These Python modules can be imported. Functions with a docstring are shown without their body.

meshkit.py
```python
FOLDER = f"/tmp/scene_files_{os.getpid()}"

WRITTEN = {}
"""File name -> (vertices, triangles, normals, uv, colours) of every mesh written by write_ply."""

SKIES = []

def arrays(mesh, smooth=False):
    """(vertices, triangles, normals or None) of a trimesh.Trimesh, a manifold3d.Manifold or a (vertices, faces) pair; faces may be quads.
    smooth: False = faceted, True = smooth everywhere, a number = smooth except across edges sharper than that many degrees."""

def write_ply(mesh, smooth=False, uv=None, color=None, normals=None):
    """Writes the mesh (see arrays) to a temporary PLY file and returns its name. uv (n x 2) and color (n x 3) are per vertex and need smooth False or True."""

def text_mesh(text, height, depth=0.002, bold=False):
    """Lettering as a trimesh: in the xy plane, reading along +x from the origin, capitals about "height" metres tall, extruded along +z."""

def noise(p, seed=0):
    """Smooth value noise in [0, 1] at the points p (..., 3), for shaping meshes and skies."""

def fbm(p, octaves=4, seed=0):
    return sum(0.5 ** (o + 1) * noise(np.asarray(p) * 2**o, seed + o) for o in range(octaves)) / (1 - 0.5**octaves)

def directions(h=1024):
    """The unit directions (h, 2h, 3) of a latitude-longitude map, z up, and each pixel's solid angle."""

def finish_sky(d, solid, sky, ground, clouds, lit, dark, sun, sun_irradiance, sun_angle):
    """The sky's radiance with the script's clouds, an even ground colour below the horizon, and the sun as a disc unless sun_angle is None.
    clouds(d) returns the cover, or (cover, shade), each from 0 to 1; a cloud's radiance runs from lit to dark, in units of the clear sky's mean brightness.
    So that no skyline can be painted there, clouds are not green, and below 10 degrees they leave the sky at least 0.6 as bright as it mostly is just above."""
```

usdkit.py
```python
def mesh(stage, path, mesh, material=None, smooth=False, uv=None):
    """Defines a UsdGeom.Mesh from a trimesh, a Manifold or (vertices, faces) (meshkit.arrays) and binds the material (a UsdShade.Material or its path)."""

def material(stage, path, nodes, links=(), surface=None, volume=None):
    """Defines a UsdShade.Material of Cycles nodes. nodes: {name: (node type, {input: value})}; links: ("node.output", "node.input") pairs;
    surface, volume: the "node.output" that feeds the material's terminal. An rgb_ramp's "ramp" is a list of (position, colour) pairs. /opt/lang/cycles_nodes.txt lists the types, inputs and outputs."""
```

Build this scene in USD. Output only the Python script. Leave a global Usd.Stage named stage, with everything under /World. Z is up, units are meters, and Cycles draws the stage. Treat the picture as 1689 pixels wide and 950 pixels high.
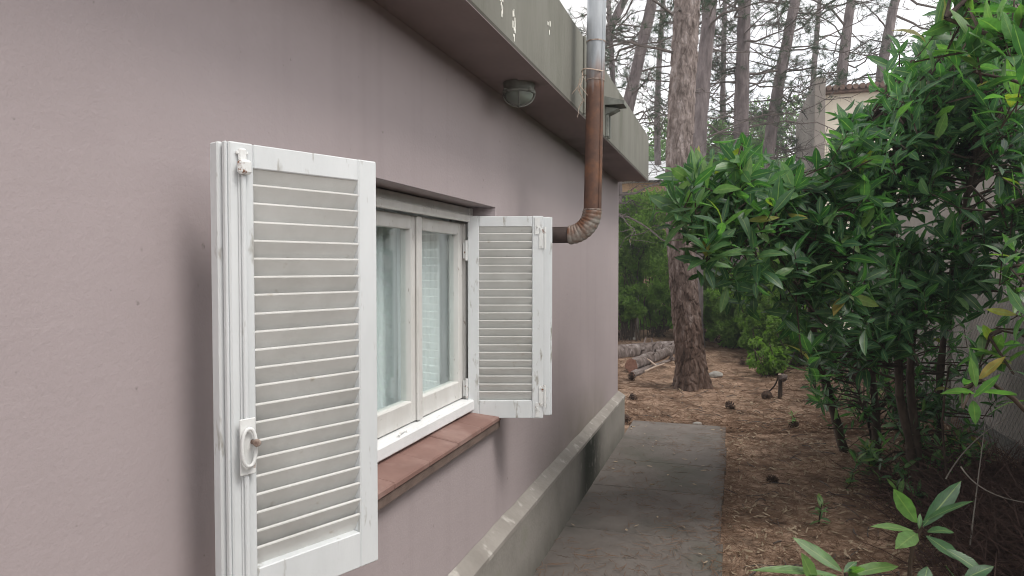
import math, random
import numpy as np, trimesh
from shapely.geometry import Polygon
from pxr import Usd, UsdGeom, UsdLux, UsdShade, Gf, Sdf
import usdkit, meshkit

stage = Usd.Stage.CreateInMemory()
UsdGeom.SetStageUpAxis(stage, UsdGeom.Tokens.z)
UsdGeom.SetStageMetersPerUnit(stage, 1.0)
UsdGeom.Xform.Define(stage, '/World')
UsdGeom.Scope.Define(stage, '/World/Looks')
rng = np.random.default_rng(11)
random.seed(11)
PI = math.pi

# ------------------------------------------------------------------ camera, sky, sun, exposure
EYE = np.array([0.0, 0.0, 1.6])
YAW, PITCH = math.radians(17.624), math.radians(1.743)
FWD = np.array([-math.sin(YAW) * math.cos(PITCH), math.cos(YAW) * math.cos(PITCH), -math.sin(PITCH)])
RGT = np.array([math.cos(YAW), math.sin(YAW), 0.0])
UPV = np.cross(RGT, FWD)
FPX, CX, CY = 1150.0, 844.5, 475.0
EXPOSURE = 1.78
SKY_STRENGTH = 0.14
SUN_INT = 0.16
SUN_DIR = np.array([0.60, -0.16, 1.02]); SUN_DIR = SUN_DIR / np.linalg.norm(SUN_DIR)
cam = UsdGeom.Camera.Define(stage, '/World/camera')
cam.CreateHorizontalApertureAttr(36.0)
cam.CreateFocalLengthAttr(36.0 * FPX / 1689.0)
cam.CreateClippingRangeAttr(Gf.Vec2f(0.05, 2000.0))
cam.CreateExposureAttr(EXPOSURE)
cam.AddTransformOp().Set(Gf.Matrix4d(*RGT, 0, *UPV, 0, *(-FWD), 0, *EYE, 1))


def at(px, py, X=None, Y=None, Z=None, d=None):
    """world point seen at a pixel of the photograph, on a plane of the place or at a depth"""
    r = FWD + RGT * (px - CX) / FPX - UPV * (py - CY) / FPX
    if X is not None: t = X / r[0]
    elif Y is not None: t = Y / r[1]
    elif Z is not None: t = (Z - EYE[2]) / r[2]
    else: t = d
    return EYE + r * t


def project(P):
    q = np.asarray(P, float) - EYE
    z = q @ FWD
    zz = np.where(z > 0.05, z, 0.05)
    return CX + FPX * (q @ RGT) / zz, CY - FPX * (q @ UPV) / zz, z


sun_el, sun_rot = math.asin(SUN_DIR[2]), math.atan2(SUN_DIR[0], SUN_DIR[1])
sky_mat = usdkit.material(stage, '/World/Looks/sky_look', {
    'sky': ('sky_texture', {'sky_type': 'single_scattering', 'sun_disc': False, 'sun_elevation': sun_el, 'sun_rotation': sun_rot,
                            'air_density': 1.0, 'aerosol_density': 0.8}),
    'bw': ('rgb_to_bw', {}),
    'tint': ('mix', {'mix_type': 'multiply', 'fac': 1.0, 'color2': (1.03, 1.0, 0.965)}),
    'tc': ('texture_coordinate', {}),
    'n': ('noise_texture', {'scale': 2.2, 'detail': 5.0, 'roughness': 0.6}),
    'mr': ('map_range', {'from_min': 0.25, 'from_max': 0.6, 'to_min': 0.80, 'to_max': 0.97, 'clamp': True}),
    'mx': ('mix', {'mix_type': 'mix'}),
    'bg': ('background_shader', {'strength': SKY_STRENGTH})},
    [('sky.color', 'bw.color'), ('bw.val', 'tint.color1'), ('tc.generated', 'n.vector'), ('n.fac', 'mr.value'), ('mr.result', 'mx.fac'),
     ('sky.color', 'mx.color1'), ('tint.color', 'mx.color2'), ('mx.color', 'bg.color')], surface='bg.background')
dome = UsdLux.DomeLight.Define(stage, '/World/sky')
UsdShade.MaterialBindingAPI.Apply(dome.GetPrim()).Bind(sky_mat)
dome.GetPrim().SetCustomDataByKey('kind', 'structure')
dome.GetPrim().SetCustomDataByKey('label', 'pale overcast sky showing between the pine trunks')
dome.GetPrim().SetCustomDataByKey('category', 'sky')
sun = UsdLux.DistantLight.Define(stage, '/World/sun')
sun.CreateIntensityAttr(SUN_INT); sun.CreateAngleAttr(19.0); sun.CreateNormalizeAttr(True) if hasattr(sun, 'CreateNormalizeAttr') else None
sun.CreateColorAttr(Gf.Vec3f(1.0, 0.95, 0.89))
zax = Gf.Vec3d(*SUN_DIR); xax = Gf.Cross(Gf.Vec3d(0, 0, 1), zax).GetNormalized(); yax = Gf.Cross(zax, xax)
sun.AddTransformOp().Set(Gf.Matrix4d(*xax, 0, *yax, 0, *zax, 0, 0, 0, 30, 1))

# ------------------------------------------------------------------ scene helpers
ORI, USED = {}, {}


def numbered(parent, name):
    k = (parent, name)
    USED[k] = USED.get(k, -1) + 1
    return f'{parent}/{name}' + (f'_{USED[k]:03d}' if USED[k] else '')


def tag(p, label=None, cat=None, group=None, kind=None):
    for k, v in (('label', label), ('category', cat), ('group', group), ('kind', kind)):
        if v: p.SetCustomDataByKey(k, v)
    return p


def thing(name, label, cat, loc=(0, 0, 0), group=None, kind=None):
    path = numbered('/World', name)
    x = UsdGeom.Xform.Define(stage, path)
    x.AddTranslateOp().Set(Gf.Vec3d(*map(float, loc)))
    ORI[path] = np.array(loc, float)
    return tag(x.GetPrim(), label, cat, group, kind)


def obj(name, mesh, material, parent=None, smooth=False, label=None, cat=None, group=None, kind=None, loc=None, uv=None):
    base = str(parent.GetPath()) if parent is not None else '/World'
    path = numbered(base, name)
    v, f, n = meshkit.arrays(mesh, smooth)
    o = ORI[base] if parent is not None else (np.zeros(3) if loc is None else np.array(loc, float))
    m = UsdGeom.Mesh.Define(stage, path)
    from pxr import Vt
    m.CreatePointsAttr(Vt.Vec3fArray.FromNumpy((v - o).astype(np.float32)))
    m.CreateFaceVertexCountsAttr(Vt.IntArray.FromNumpy(np.full(len(f), 3, np.int32)))
    m.CreateFaceVertexIndicesAttr(Vt.IntArray.FromNumpy(np.asarray(f, np.int32).ravel()))
    m.CreateSubdivisionSchemeAttr('none')
    if n is not None:
        m.CreateNormalsAttr(Vt.Vec3fArray.FromNumpy(n.astype(np.float32))); m.SetNormalsInterpolation('vertex')
    if uv is not None:
        UsdGeom.PrimvarsAPI(m).CreatePrimvar('st', Sdf.ValueTypeNames.TexCoord2fArray, 'vertex').Set(Vt.Vec2fArray.FromNumpy(np.asarray(uv, np.float32)))
    UsdShade.MaterialBindingAPI.Apply(m.GetPrim()).Bind(material)
    if parent is None:
        m.AddTranslateOp().Set(Gf.Vec3d(*map(float, o)))
    ORI[path] = o
    return tag(m.GetPrim(), label, cat, group, kind)


def join(ms):
    vs, fs, k = [], [], 0
    for m in ms:
        v, f = (np.asarray(m[0]), np.asarray(m[1])) if isinstance(m, tuple) else (np.asarray(m.vertices), np.asarray(m.faces))
        if f.shape[1] == 4: f = np.vstack([f[:, [0, 1, 2]], f[:, [0, 2, 3]]])
        vs.append(v); fs.append(f + k); k += len(v)
    return np.vstack(vs), np.vstack(fs)


def box(x0, x1, y0, y1, z0, z1, b=0.0):
    if b <= 0:
        m = trimesh.creation.box((x1 - x0, y1 - y0, z1 - z0)); m.apply_translation(((x0 + x1) / 2, (y0 + y1) / 2, (z0 + z1) / 2))
        return np.array(m.vertices), np.array(m.faces)
    P = []
    for X, sx in ((x0, 1), (x1, -1)):
        for Y, sy in ((y0, 1), (y1, -1)):
            for Z, sz in ((z0, 1), (z1, -1)):
                P += [(X, Y + sy * b, Z + sz * b), (X + sx * b, Y, Z + sz * b), (X + sx * b, Y + sy * b, Z)]
    h = trimesh.convex.convex_hull(np.array(P))
    return np.array(h.vertices), np.array(h.faces)


def xf(m, O, U, V, N):
    """local (u, v, n) -> world"""
    v, f = m
    M = np.array([U, V, N])
    return v @ M + np.array(O), (f if np.linalg.det(M) > 0 else f[:, ::-1])


def tubes(P, R, sides=4, cap=False):
    """P (n,k,3), R (n,k) -> one mesh"""
    P = np.asarray(P, float); R = np.asarray(R, float)
    n, k, _ = P.shape
    T = np.gradient(P, axis=1)
    T /= np.maximum(np.linalg.norm(T, axis=2, keepdims=True), 1e-9)
    ref = np.where(np.abs(T[:, :1, 2:3]) > 0.9, np.array([1.0, 0, 0]), np.array([0, 0, 1.0]))
    A = np.cross(T, np.broadcast_to(ref, T.shape)); A /= np.maximum(np.linalg.norm(A, axis=2, keepdims=True), 1e-9)
    B = np.cross(T, A)
    a = np.arange(sides) * 2 * PI / sides
    V = P[:, :, None] + R[:, :, None, None] * (A[:, :, None] * np.cos(a)[:, None] + B[:, :, None] * np.sin(a)[:, None])
    i, j, s = np.meshgrid(np.arange(n), np.arange(k - 1), np.arange(sides), indexing='ij')
    base = (i * k + j) * sides
    s2 = (s + 1) % sides
    q = np.stack([base + s, base + s2, base + sides + s2, base + sides + s], -1).reshape(-1, 4)
    f = np.vstack([q[:, [0, 2, 1]], q[:, [0, 3, 2]]])
    V = V.reshape(-1, 3)
    if cap:
        c0 = len(V); V = np.vstack([V, P[:, 0], P[:, -1]])
        ext = []
        for t in range(n):
            for s in range(sides):
                ext += [(c0 + t, t * k * sides + s, t * k * sides + (s + 1) % sides),
                        (c0 + n + t, (t * k + k - 1) * sides + (s + 1) % sides, (t * k + k - 1) * sides + s)]
        f = np.vstack([f, ext])
    return V, f


def tube(pts, r, sides=8, cap=True):
    pts = np.asarray(pts, float)
    r = np.full(len(pts), r) if np.ndim(r) == 0 else np.asarray(r, float)
    return tubes(pts[None], r[None], sides, cap)


def spline(pts, n):
    from scipy.interpolate import CubicSpline
    pts = np.asarray(pts, float)
    s = np.r_[0, np.cumsum(np.linalg.norm(np.diff(pts, axis=0), axis=1))]
    return CubicSpline(s, pts)(np.linspace(0, s[-1], n)) if len(pts) > 2 else pts[0] + np.linspace(0, 1, n)[:, None] * (pts[-1] - pts[0])


def lathe(prof, c=(0, 0, 0), sides=32):
    m = trimesh.creation.revolve(np.asarray(prof, float), sections=sides)
    return np.array(m.vertices) + np.array(c), np.array(m.faces)


# ------------------------------------------------------------------ materials
def surf(name, c1, c2, scale=6.0, rough=0.7, bump=0.0, bscale=60.0, stretch=(1, 1, 1), lo=0.35, hi=0.65, spec=0.4, bdist=0.01,
         c3=None, scale3=20.0, lo3=0.6, hi3=0.7, detail=5.0, stretch3=None, bdetail=4.0, metallic=0.0, rlo=None):
    """two tone noise colour, optional spots of a third colour, noise bump, all in world/object position"""
    N = {'g': ('texture_coordinate', {}), 'mp': ('mapping', {'scale': stretch}),
         'n': ('noise_texture', {'scale': scale, 'detail': detail, 'roughness': 0.62}),
         'r': ('rgb_ramp', {'ramp': [(0, c1), (lo, c1), (hi, c2), (1, c2)]}),
         'p': ('principled_bsdf', {'roughness': rough, 'specular_ior_level': spec, 'metallic': metallic})}
    L = [('g.object', 'mp.vector'), ('mp.vector', 'n.vector'), ('n.fac', 'r.fac')]
    out = 'r.color'
    if c3 is not None:
        N['mp3'] = ('mapping', {'scale': stretch3 or stretch, 'location': (3.1, 1.7, 0.4)})
        N['n3'] = ('noise_texture', {'scale': scale3, 'detail': 4.0, 'roughness': 0.6})
        N['m3'] = ('map_range', {'from_min': lo3, 'from_max': hi3, 'to_min': 0.0, 'to_max': 1.0, 'clamp': True})
        N['x3'] = ('mix', {'mix_type': 'mix', 'color2': c3})
        L += [('g.object', 'mp3.vector'), ('mp3.vector', 'n3.vector'), ('n3.fac', 'm3.value'), ('m3.result', 'x3.fac'), (out, 'x3.color1')]
        out = 'x3.color'
    L.append((out, 'p.base_color'))
    if bump:
        N['bn'] = ('noise_texture', {'scale': bscale, 'detail': bdetail, 'roughness': 0.6})
        N['b'] = ('bump', {'strength': bump, 'distance': bdist})
        L += [('mp.vector', 'bn.vector'), ('bn.fac', 'b.height'), ('b.normal', 'p.normal')]
    return usdkit.material(stage, '/World/Looks/' + name, N, L, surface='p.BSDF')


def leaf_look(name, dark, light, trans, rough=0.38, spec=0.5, tw=0.3, per='island', old=None):
    N = {'g': ('geometry', {}), 'oi': ('object_info', {}), 'tc': ('texture_coordinate', {}),
         'n': ('noise_texture', {'scale': 3.0, 'detail': 3.0}),
         'ad': ('math', {'math_type': 'add'}), 'ad2': ('math', {'math_type': 'multiply', 'value2': 0.5}),
         'r': ('rgb_ramp', {'ramp': [(0.0, dark), (0.3, dark), (0.75, light)] + ([(0.93, light), (0.965, old)] if old else []) + [(1.0, old or light)]}),
         'p': ('principled_bsdf', {'roughness': rough, 'specular_ior_level': spec}), 'bn': ('noise_texture', {'scale': 90.0, 'detail': 2.0}),
         'b': ('bump', {'strength': 0.25, 'distance': 0.004}), 't': ('translucent_bsdf', {}),
         'tm': ('mix', {'mix_type': 'multiply', 'fac': 1.0, 'color2': trans}), 'mx': ('mix_closure', {'fac': tw})}
    L = [('g.random_per_island' if per == 'island' else 'oi.random', 'ad.value1'), ('tc.object', 'n.vector'), ('n.fac', 'ad.value2'),
         ('ad.value', 'ad2.value1'), ('ad2.value', 'r.fac'), ('r.color', 'p.base_color'), ('tc.object', 'bn.vector'), ('bn.fac', 'b.height'),
         ('b.normal', 'p.normal'), ('r.color', 'tm.color1'), ('tm.color', 't.color'), ('p.BSDF', 'mx.closure1'), ('t.BSDF', 'mx.closure2')]
    return usdkit.material(stage, '/World/Looks/' + name, N, L, surface='mx.closure')


# house wall: matt lilac-pink paint on fine stucco, grime near the plinth and a few rain streaks below the eave
def wall_look():
    N = {'g': ('geometry', {}), 'sp': ('separate_xyz', {}),
         'n': ('noise_texture', {'scale': 1.3, 'detail': 6.0, 'roughness': 0.6}),
         'r': ('rgb_ramp', {'ramp': [(0.3, (0.330, 0.283, 0.286)), (0.7, (0.366, 0.314, 0.317))]}),
         'n2': ('noise_texture', {'scale': 38.0, 'detail': 3.0}),
         'm2': ('map_range', {'from_min': 0.725, 'from_max': 0.78, 'to_min': 0.0, 'to_max': 0.5, 'clamp': True}),
         'x2': ('mix', {'color2': (0.10, 0.085, 0.08)}),
         # grime just over the plinth: height * ragged noise
         'mz': ('map_range', {'from_min': 0.30, 'from_max': 0.78, 'to_min': 1.0, 'to_max': 0.0, 'clamp': True}),
         'ng': ('noise_texture', {'scale': 3.0, 'detail': 5.0}),
         'my': ('map_range', {'range_type': 'smoothstep', 'from_min': 3.2, 'from_max': 4.8, 'to_min': 0.0, 'to_max': 1.0, 'clamp': True}),
         'my2': ('map_range', {'range_type': 'smoothstep', 'from_min': 5.3, 'from_max': 6.4, 'to_min': 1.0, 'to_max': 0.0, 'clamp': True}),
         'mm': ('math', {'math_type': 'multiply'}), 'mm2': ('math', {'math_type': 'multiply'}), 'mm3': ('math', {'math_type': 'multiply'}),
         'mm4': ('math', {'math_type': 'multiply', 'value2': 1.5, 'use_clamp': True}),
         'xg': ('mix', {'color2': (0.17, 0.155, 0.115)}),
         # vertical streak on the wall
         'mps': ('mapping', {'scale': (1.0, 5.0, 0.12)}), 'ns': ('noise_texture', {'scale': 2.0, 'detail': 3.0}),
         'ms': ('map_range', {'from_min': 0.56, 'from_max': 0.74, 'to_min': 0.0, 'to_max': 0.11, 'clamp': True}),
         'xs': ('mix', {'color2': (0.15, 0.125, 0.122)}),
         'bn': ('noise_texture', {'scale': 85.0, 'detail': 4.0, 'roughness': 0.65}), 'b': ('bump', {'strength': 0.28, 'distance': 0.004}),
         'mpt': ('mapping', {'scale': (1.0, 0.35, 1.6), 'rotation': (0.25, 0.0, 0.0)}), 'bn2': ('noise_texture', {'scale': 11.0, 'detail': 5.0, 'distortion': 0.6}), 'b2': ('bump', {'strength': 0.13, 'distance': 0.008}),
         'p': ('principled_bsdf', {'roughness': 0.72, 'specular_ior_level': 0.3})}
    L = [('g.position', 'sp.vector'), ('g.position', 'n.vector'), ('n.fac', 'r.fac'), ('g.position', 'n2.vector'), ('n2.fac', 'm2.value'),
         ('m2.result', 'x2.fac'), ('r.color', 'x2.color1'), ('sp.z', 'mz.value'), ('sp.y', 'my.value'), ('sp.y', 'my2.value'),
         ('g.position', 'ng.vector'), ('mz.result', 'mm.value1'), ('ng.fac', 'mm.value2'), ('my.result', 'mm2.value1'), ('my2.result', 'mm2.value2'),
         ('mm.value', 'mm3.value1'), ('mm2.value', 'mm3.value2'), ('mm3.value', 'mm4.value1'), ('mm4.value', 'xg.fac'), ('x2.color', 'xg.color1'),
         ('g.position', 'mps.vector'), ('mps.vector', 'ns.vector'), ('ns.fac', 'ms.value'), ('ms.result', 'xs.fac'), ('xg.color', 'xs.color1'),
         ('xs.color', 'p.base_color'), ('g.position', 'bn.vector'), ('bn.fac', 'b.height'), ('g.position', 'mpt.vector'), ('mpt.vector', 'bn2.vector'), ('bn2.fac', 'b2.height'),
         ('b.normal', 'b2.normal'), ('b2.normal', 'p.normal')]
    return usdkit.material(stage, '/World/Looks/pink_stucco', N, L, surface='p.BSDF')


def plinth_look():
    N = {'g': ('geometry', {}), 'sp': ('separate_xyz', {}),
         'n': ('noise_texture', {'scale': 2.2, 'detail': 7.0, 'roughness': 0.65}),
         'r': ('rgb_ramp', {'ramp': [(0.3, (0.19, 0.178, 0.157)), (0.55, (0.245, 0.23, 0.208)), (0.75, (0.19, 0.19, 0.142))]}),
         'y1': ('map_range', {'range_type': 'smoothstep', 'from_min': 4.4, 'from_max': 4.85, 'clamp': True}),
         'y2': ('map_range', {'range_type': 'smoothstep', 'from_min': 5.0, 'from_max': 5.65, 'to_min': 1.0, 'to_max': 0.0, 'clamp': True}),
         'mpb': ('mapping', {'scale': (1.0, 1.0, 0.45)}), 'nb': ('noise_texture', {'scale': 13.0, 'detail': 8.0, 'roughness': 0.72}),
         'mb': ('map_range', {'from_min': 0.32, 'from_max': 0.44, 'clamp': True}),
         'a': ('math', {'math_type': 'multiply'}), 'c': ('math', {'math_type': 'multiply'}),
         'x': ('mix', {'color2': (0.022, 0.025, 0.019)}),
         # splash grime along the foot of the plinth
         'zf': ('map_range', {'from_min': 0.0, 'from_max': 0.16, 'to_min': 0.9, 'to_max': 0.0, 'clamp': True}),
         'zn': ('math', {'math_type': 'multiply'}), 'x2': ('mix', {'color2': (0.06, 0.058, 0.045)}),
         'bn': ('noise_texture', {'scale': 55.0, 'detail': 5.0}), 'b': ('bump', {'strength': 0.4, 'distance': 0.006}),
         'p': ('principled_bsdf', {'roughness': 0.85, 'specular_ior_level': 0.25})}
    L = [('g.position', 'sp.vector'), ('g.position', 'n.vector'), ('n.fac', 'r.fac'), ('sp.y', 'y1.value'), ('sp.y', 'y2.value'),
         ('g.position', 'mpb.vector'), ('mpb.vector', 'nb.vector'), ('nb.fac', 'mb.value'), ('y1.result', 'a.value1'), ('y2.result', 'a.value2'), ('a.value', 'c.value1'),
         ('mb.result', 'c.value2'), ('c.value', 'x.fac'), ('r.color', 'x.color1'), ('sp.z', 'zf.value'), ('zf.result', 'zn.value1'),
         ('nb.fac', 'zn.value2'), ('zn.value', 'x2.fac'), ('x.color', 'x2.color1'), ('x2.color', 'p.base_color'),
         ('g.position', 'bn.vector'), ('bn.fac', 'b.height'), ('b.normal', 'p.normal')]
    return usdkit.material(stage, '/World/Looks/plinth_render', N, L, surface='p.BSDF')


def pipe_look():
    N = {'g': ('geometry', {}), 'sp': ('separate_xyz', {}), 'n': ('noise_texture', {'scale': 9.0, 'detail': 6.0, 'roughness': 0.65}),
         'mps': ('mapping', {'scale': (14.0, 14.0, 1.6)}), 'ns': ('noise_texture', {'scale': 2.0, 'detail': 4.0}),
         'h': ('map_range', {'from_min': 2.24, 'from_max': 2.74, 'to_min': 1.0, 'to_max': 0.0, 'clamp': False}),
         'ad': ('math', {'math_type': 'add'}), 'm': ('map_range', {'from_min': 0.72, 'from_max': 1.10, 'clamp': True}),
         'rust': ('rgb_ramp', {'ramp': [(0.3, (0.050, 0.026, 0.020)), (0.52, (0.095, 0.046, 0.029)), (0.78, (0.20, 0.085, 0.038))]}),
         'zinc': ('rgb_ramp', {'ramp': [(0.35, (0.20, 0.215, 0.23)), (0.7, (0.32, 0.335, 0.35))]}),
         'x': ('mix', {}), 'rm': ('map_range', {'to_min': 0.42, 'to_max': 0.75}), 'mm': ('map_range', {'to_min': 0.30, 'to_max': 0.05}),
         'bn': ('noise_texture', {'scale': 70.0, 'detail': 4.0}), 'b': ('bump', {'strength': 0.25, 'distance': 0.003}),
         'p': ('principled_bsdf', {})}
    L = [('g.position', 'sp.vector'), ('g.position', 'n.vector'), ('g.position', 'mps.vector'), ('mps.vector', 'ns.vector'), ('sp.z', 'h.value'),
         ('h.result', 'ad.value1'), ('ns.fac', 'ad.value2'), ('ad.value', 'm.value'), ('n.fac', 'rust.fac'), ('ns.fac', 'zinc.fac'),
         ('m.result', 'x.fac'), ('zinc.color', 'x.color1'), ('rust.color', 'x.color2'), ('x.color', 'p.base_color'), ('m.result', 'rm.value'),
         ('rm.result', 'p.roughness'), ('m.result', 'mm.value'), ('mm.result', 'p.metallic'), ('g.position', 'bn.vector'), ('bn.fac', 'b.height'), ('b.normal', 'p.normal')]
    return usdkit.material(stage, '/World/Looks/rusty_zinc', N, L, surface='p.BSDF')


M = {}
M['wall'] = wall_look()
M['plinth'] = plinth_look()
M['pipe'] = pipe_look()
M['cap'] = surf('plinth_cap', (0.215, 0.198, 0.178), (0.285, 0.265, 0.240), 5.0, 0.85, 0.4, 50.0, c3=(0.44, 0.42, 0.385), scale3=9.0, lo3=0.58, hi3=0.70, bdist=0.006)
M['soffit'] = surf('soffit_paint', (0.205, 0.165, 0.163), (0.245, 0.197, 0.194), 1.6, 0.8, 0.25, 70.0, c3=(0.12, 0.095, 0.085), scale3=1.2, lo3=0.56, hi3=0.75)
M['fascia'] = surf('fascia_concrete', (0.118, 0.115, 0.096), (0.155, 0.153, 0.130), 3.0, 0.85, 0.3, 60.0, stretch=(1, 1, 0.35), c3=(0.082, 0.083, 0.062), scale3=2.6,
                   lo3=0.52, hi3=0.72, stretch3=(1, 1.3, 0.25), bdist=0.006)
M['flake'] = surf('lime_flake', (0.72, 0.71, 0.66), (0.62, 0.61, 0.55), 20.0, 0.8)
M['white'] = surf('white_gloss_paint', (0.545, 0.568, 0.575), (0.610, 0.632, 0.640), 2.5, 0.42, 0.10, 30.0, stretch=(3, 3, 0.8), c3=(0.26, 0.245, 0.21), scale3=21.0, lo3=0.61, hi3=0.73, detail=7.0,
                  stretch3=(1.4, 1.4, 0.45), bdist=0.003)
M['slat'] = surf('slat_paint', (0.45, 0.447, 0.425), (0.53, 0.53, 0.51), 6.0, 0.5, 0.12, 40.0, c3=(0.30, 0.26, 0.20), scale3=24.0, lo3=0.66, hi3=0.85, bdist=0.002)
M['cream'] = surf('window_paint', (0.535, 0.525, 0.50), (0.60, 0.595, 0.575), 4.0, 0.5, 0.10, 40.0, stretch=(3, 3, 1), c3=(0.20, 0.165, 0.125), scale3=22.0, lo3=0.665, hi3=0.72, bdist=0.003)
M['sillwhite'] = surf('sill_paint', (0.66, 0.675, 0.68), (0.73, 0.74, 0.745), 4.0, 0.45, 0.25, 50.0, c3=(0.16, 0.145, 0.125), scale3=16.0, lo3=0.685, hi3=0.70, bdist=0.003)
M['iron'] = surf('painted_iron', (0.60, 0.61, 0.60), (0.68, 0.69, 0.68), 8.0, 0.45, 0.4, 80.0, c3=(0.17, 0.075, 0.035), scale3=38.0, lo3=0.60, hi3=0.66, bdist=0.002)
M['rust'] = surf('rusty_iron', (0.12, 0.075, 0.058), (0.34, 0.28, 0.24), 60.0, 0.75, 0.5, 120.0, bdist=0.003)
M['tile'] = surf('terracotta_tile', (0.165, 0.092, 0.076), (0.215, 0.125, 0.105), 5.0, 0.75, 0.25, 70.0, c3=(0.30, 0.205, 0.18), scale3=4.0, lo3=0.5, hi3=0.75, bdist=0.003)
M['tileedge'] = surf('tile_edge', (0.10, 0.072, 0.06), (0.15, 0.108, 0.09), 14.0, 0.8, 0.4, 70.0, bdist=0.004)
M['curtain'] = surf('sheer_curtain', (0.82, 0.86, 0.87), (0.87, 0.90, 0.91), 3.0, 0.9)
M['dark'] = surf('dark_gap', (0.03, 0.028, 0.025), (0.05, 0.045, 0.04), 8.0, 0.9)
M['room'] = surf('room_plaster', (0.60, 0.59, 0.57), (0.66, 0.65, 0.63), 3.0, 0.9)
M['slab'] = surf('slab_concrete', (0.108, 0.094, 0.083), (0.146, 0.129, 0.116), 2.4, 0.85, 0.4, 40.0, c3=(0.095, 0.091, 0.075), scale3=1.7, lo3=0.53, hi3=0.7, bdist=0.005, detail=8.0)
M['slab2'] = surf('slab_concrete_worn', (0.110, 0.095, 0.084), (0.150, 0.132, 0.118), 3.0, 0.85, 0.4, 40.0, c3=(0.092, 0.085, 0.074), scale3=2.2, lo3=0.5, hi3=0.7, bdist=0.005, detail=8.0)
M['ground'] = surf('needle_floor', (0.215, 0.140, 0.097), (0.390, 0.275, 0.198), 5.0, 0.95, 0.9, 34.0, c3=(0.080, 0.053, 0.038), scale3=3.0, lo3=0.50, hi3=0.70, spec=0.15, bdist=0.03, detail=9.0)
M['litter'] = leaf_look('dry_needles', (0.15, 0.090, 0.058), (0.39, 0.275, 0.19), (0.4, 0.3, 0.2), 0.8, 0.2, 0.1, old=(0.50, 0.40, 0.29))
M['chips'] = leaf_look('pale_chips', (0.34, 0.27, 0.19), (0.60, 0.53, 0.42), (0.4, 0.3, 0.2), 0.8, 0.2, 0.1)
M['bark'] = surf('pine_bark', (0.075, 0.057, 0.050), (0.185, 0.152, 0.140), 14.0, 0.9, 0.9, 42.0, stretch=(1, 1, 0.35), lo=0.36, hi=0.62, c3=(0.29, 0.255, 0.245), scale3=11.0, lo3=0.54, hi3=0.68, bdist=0.02, spec=0.2)
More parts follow.
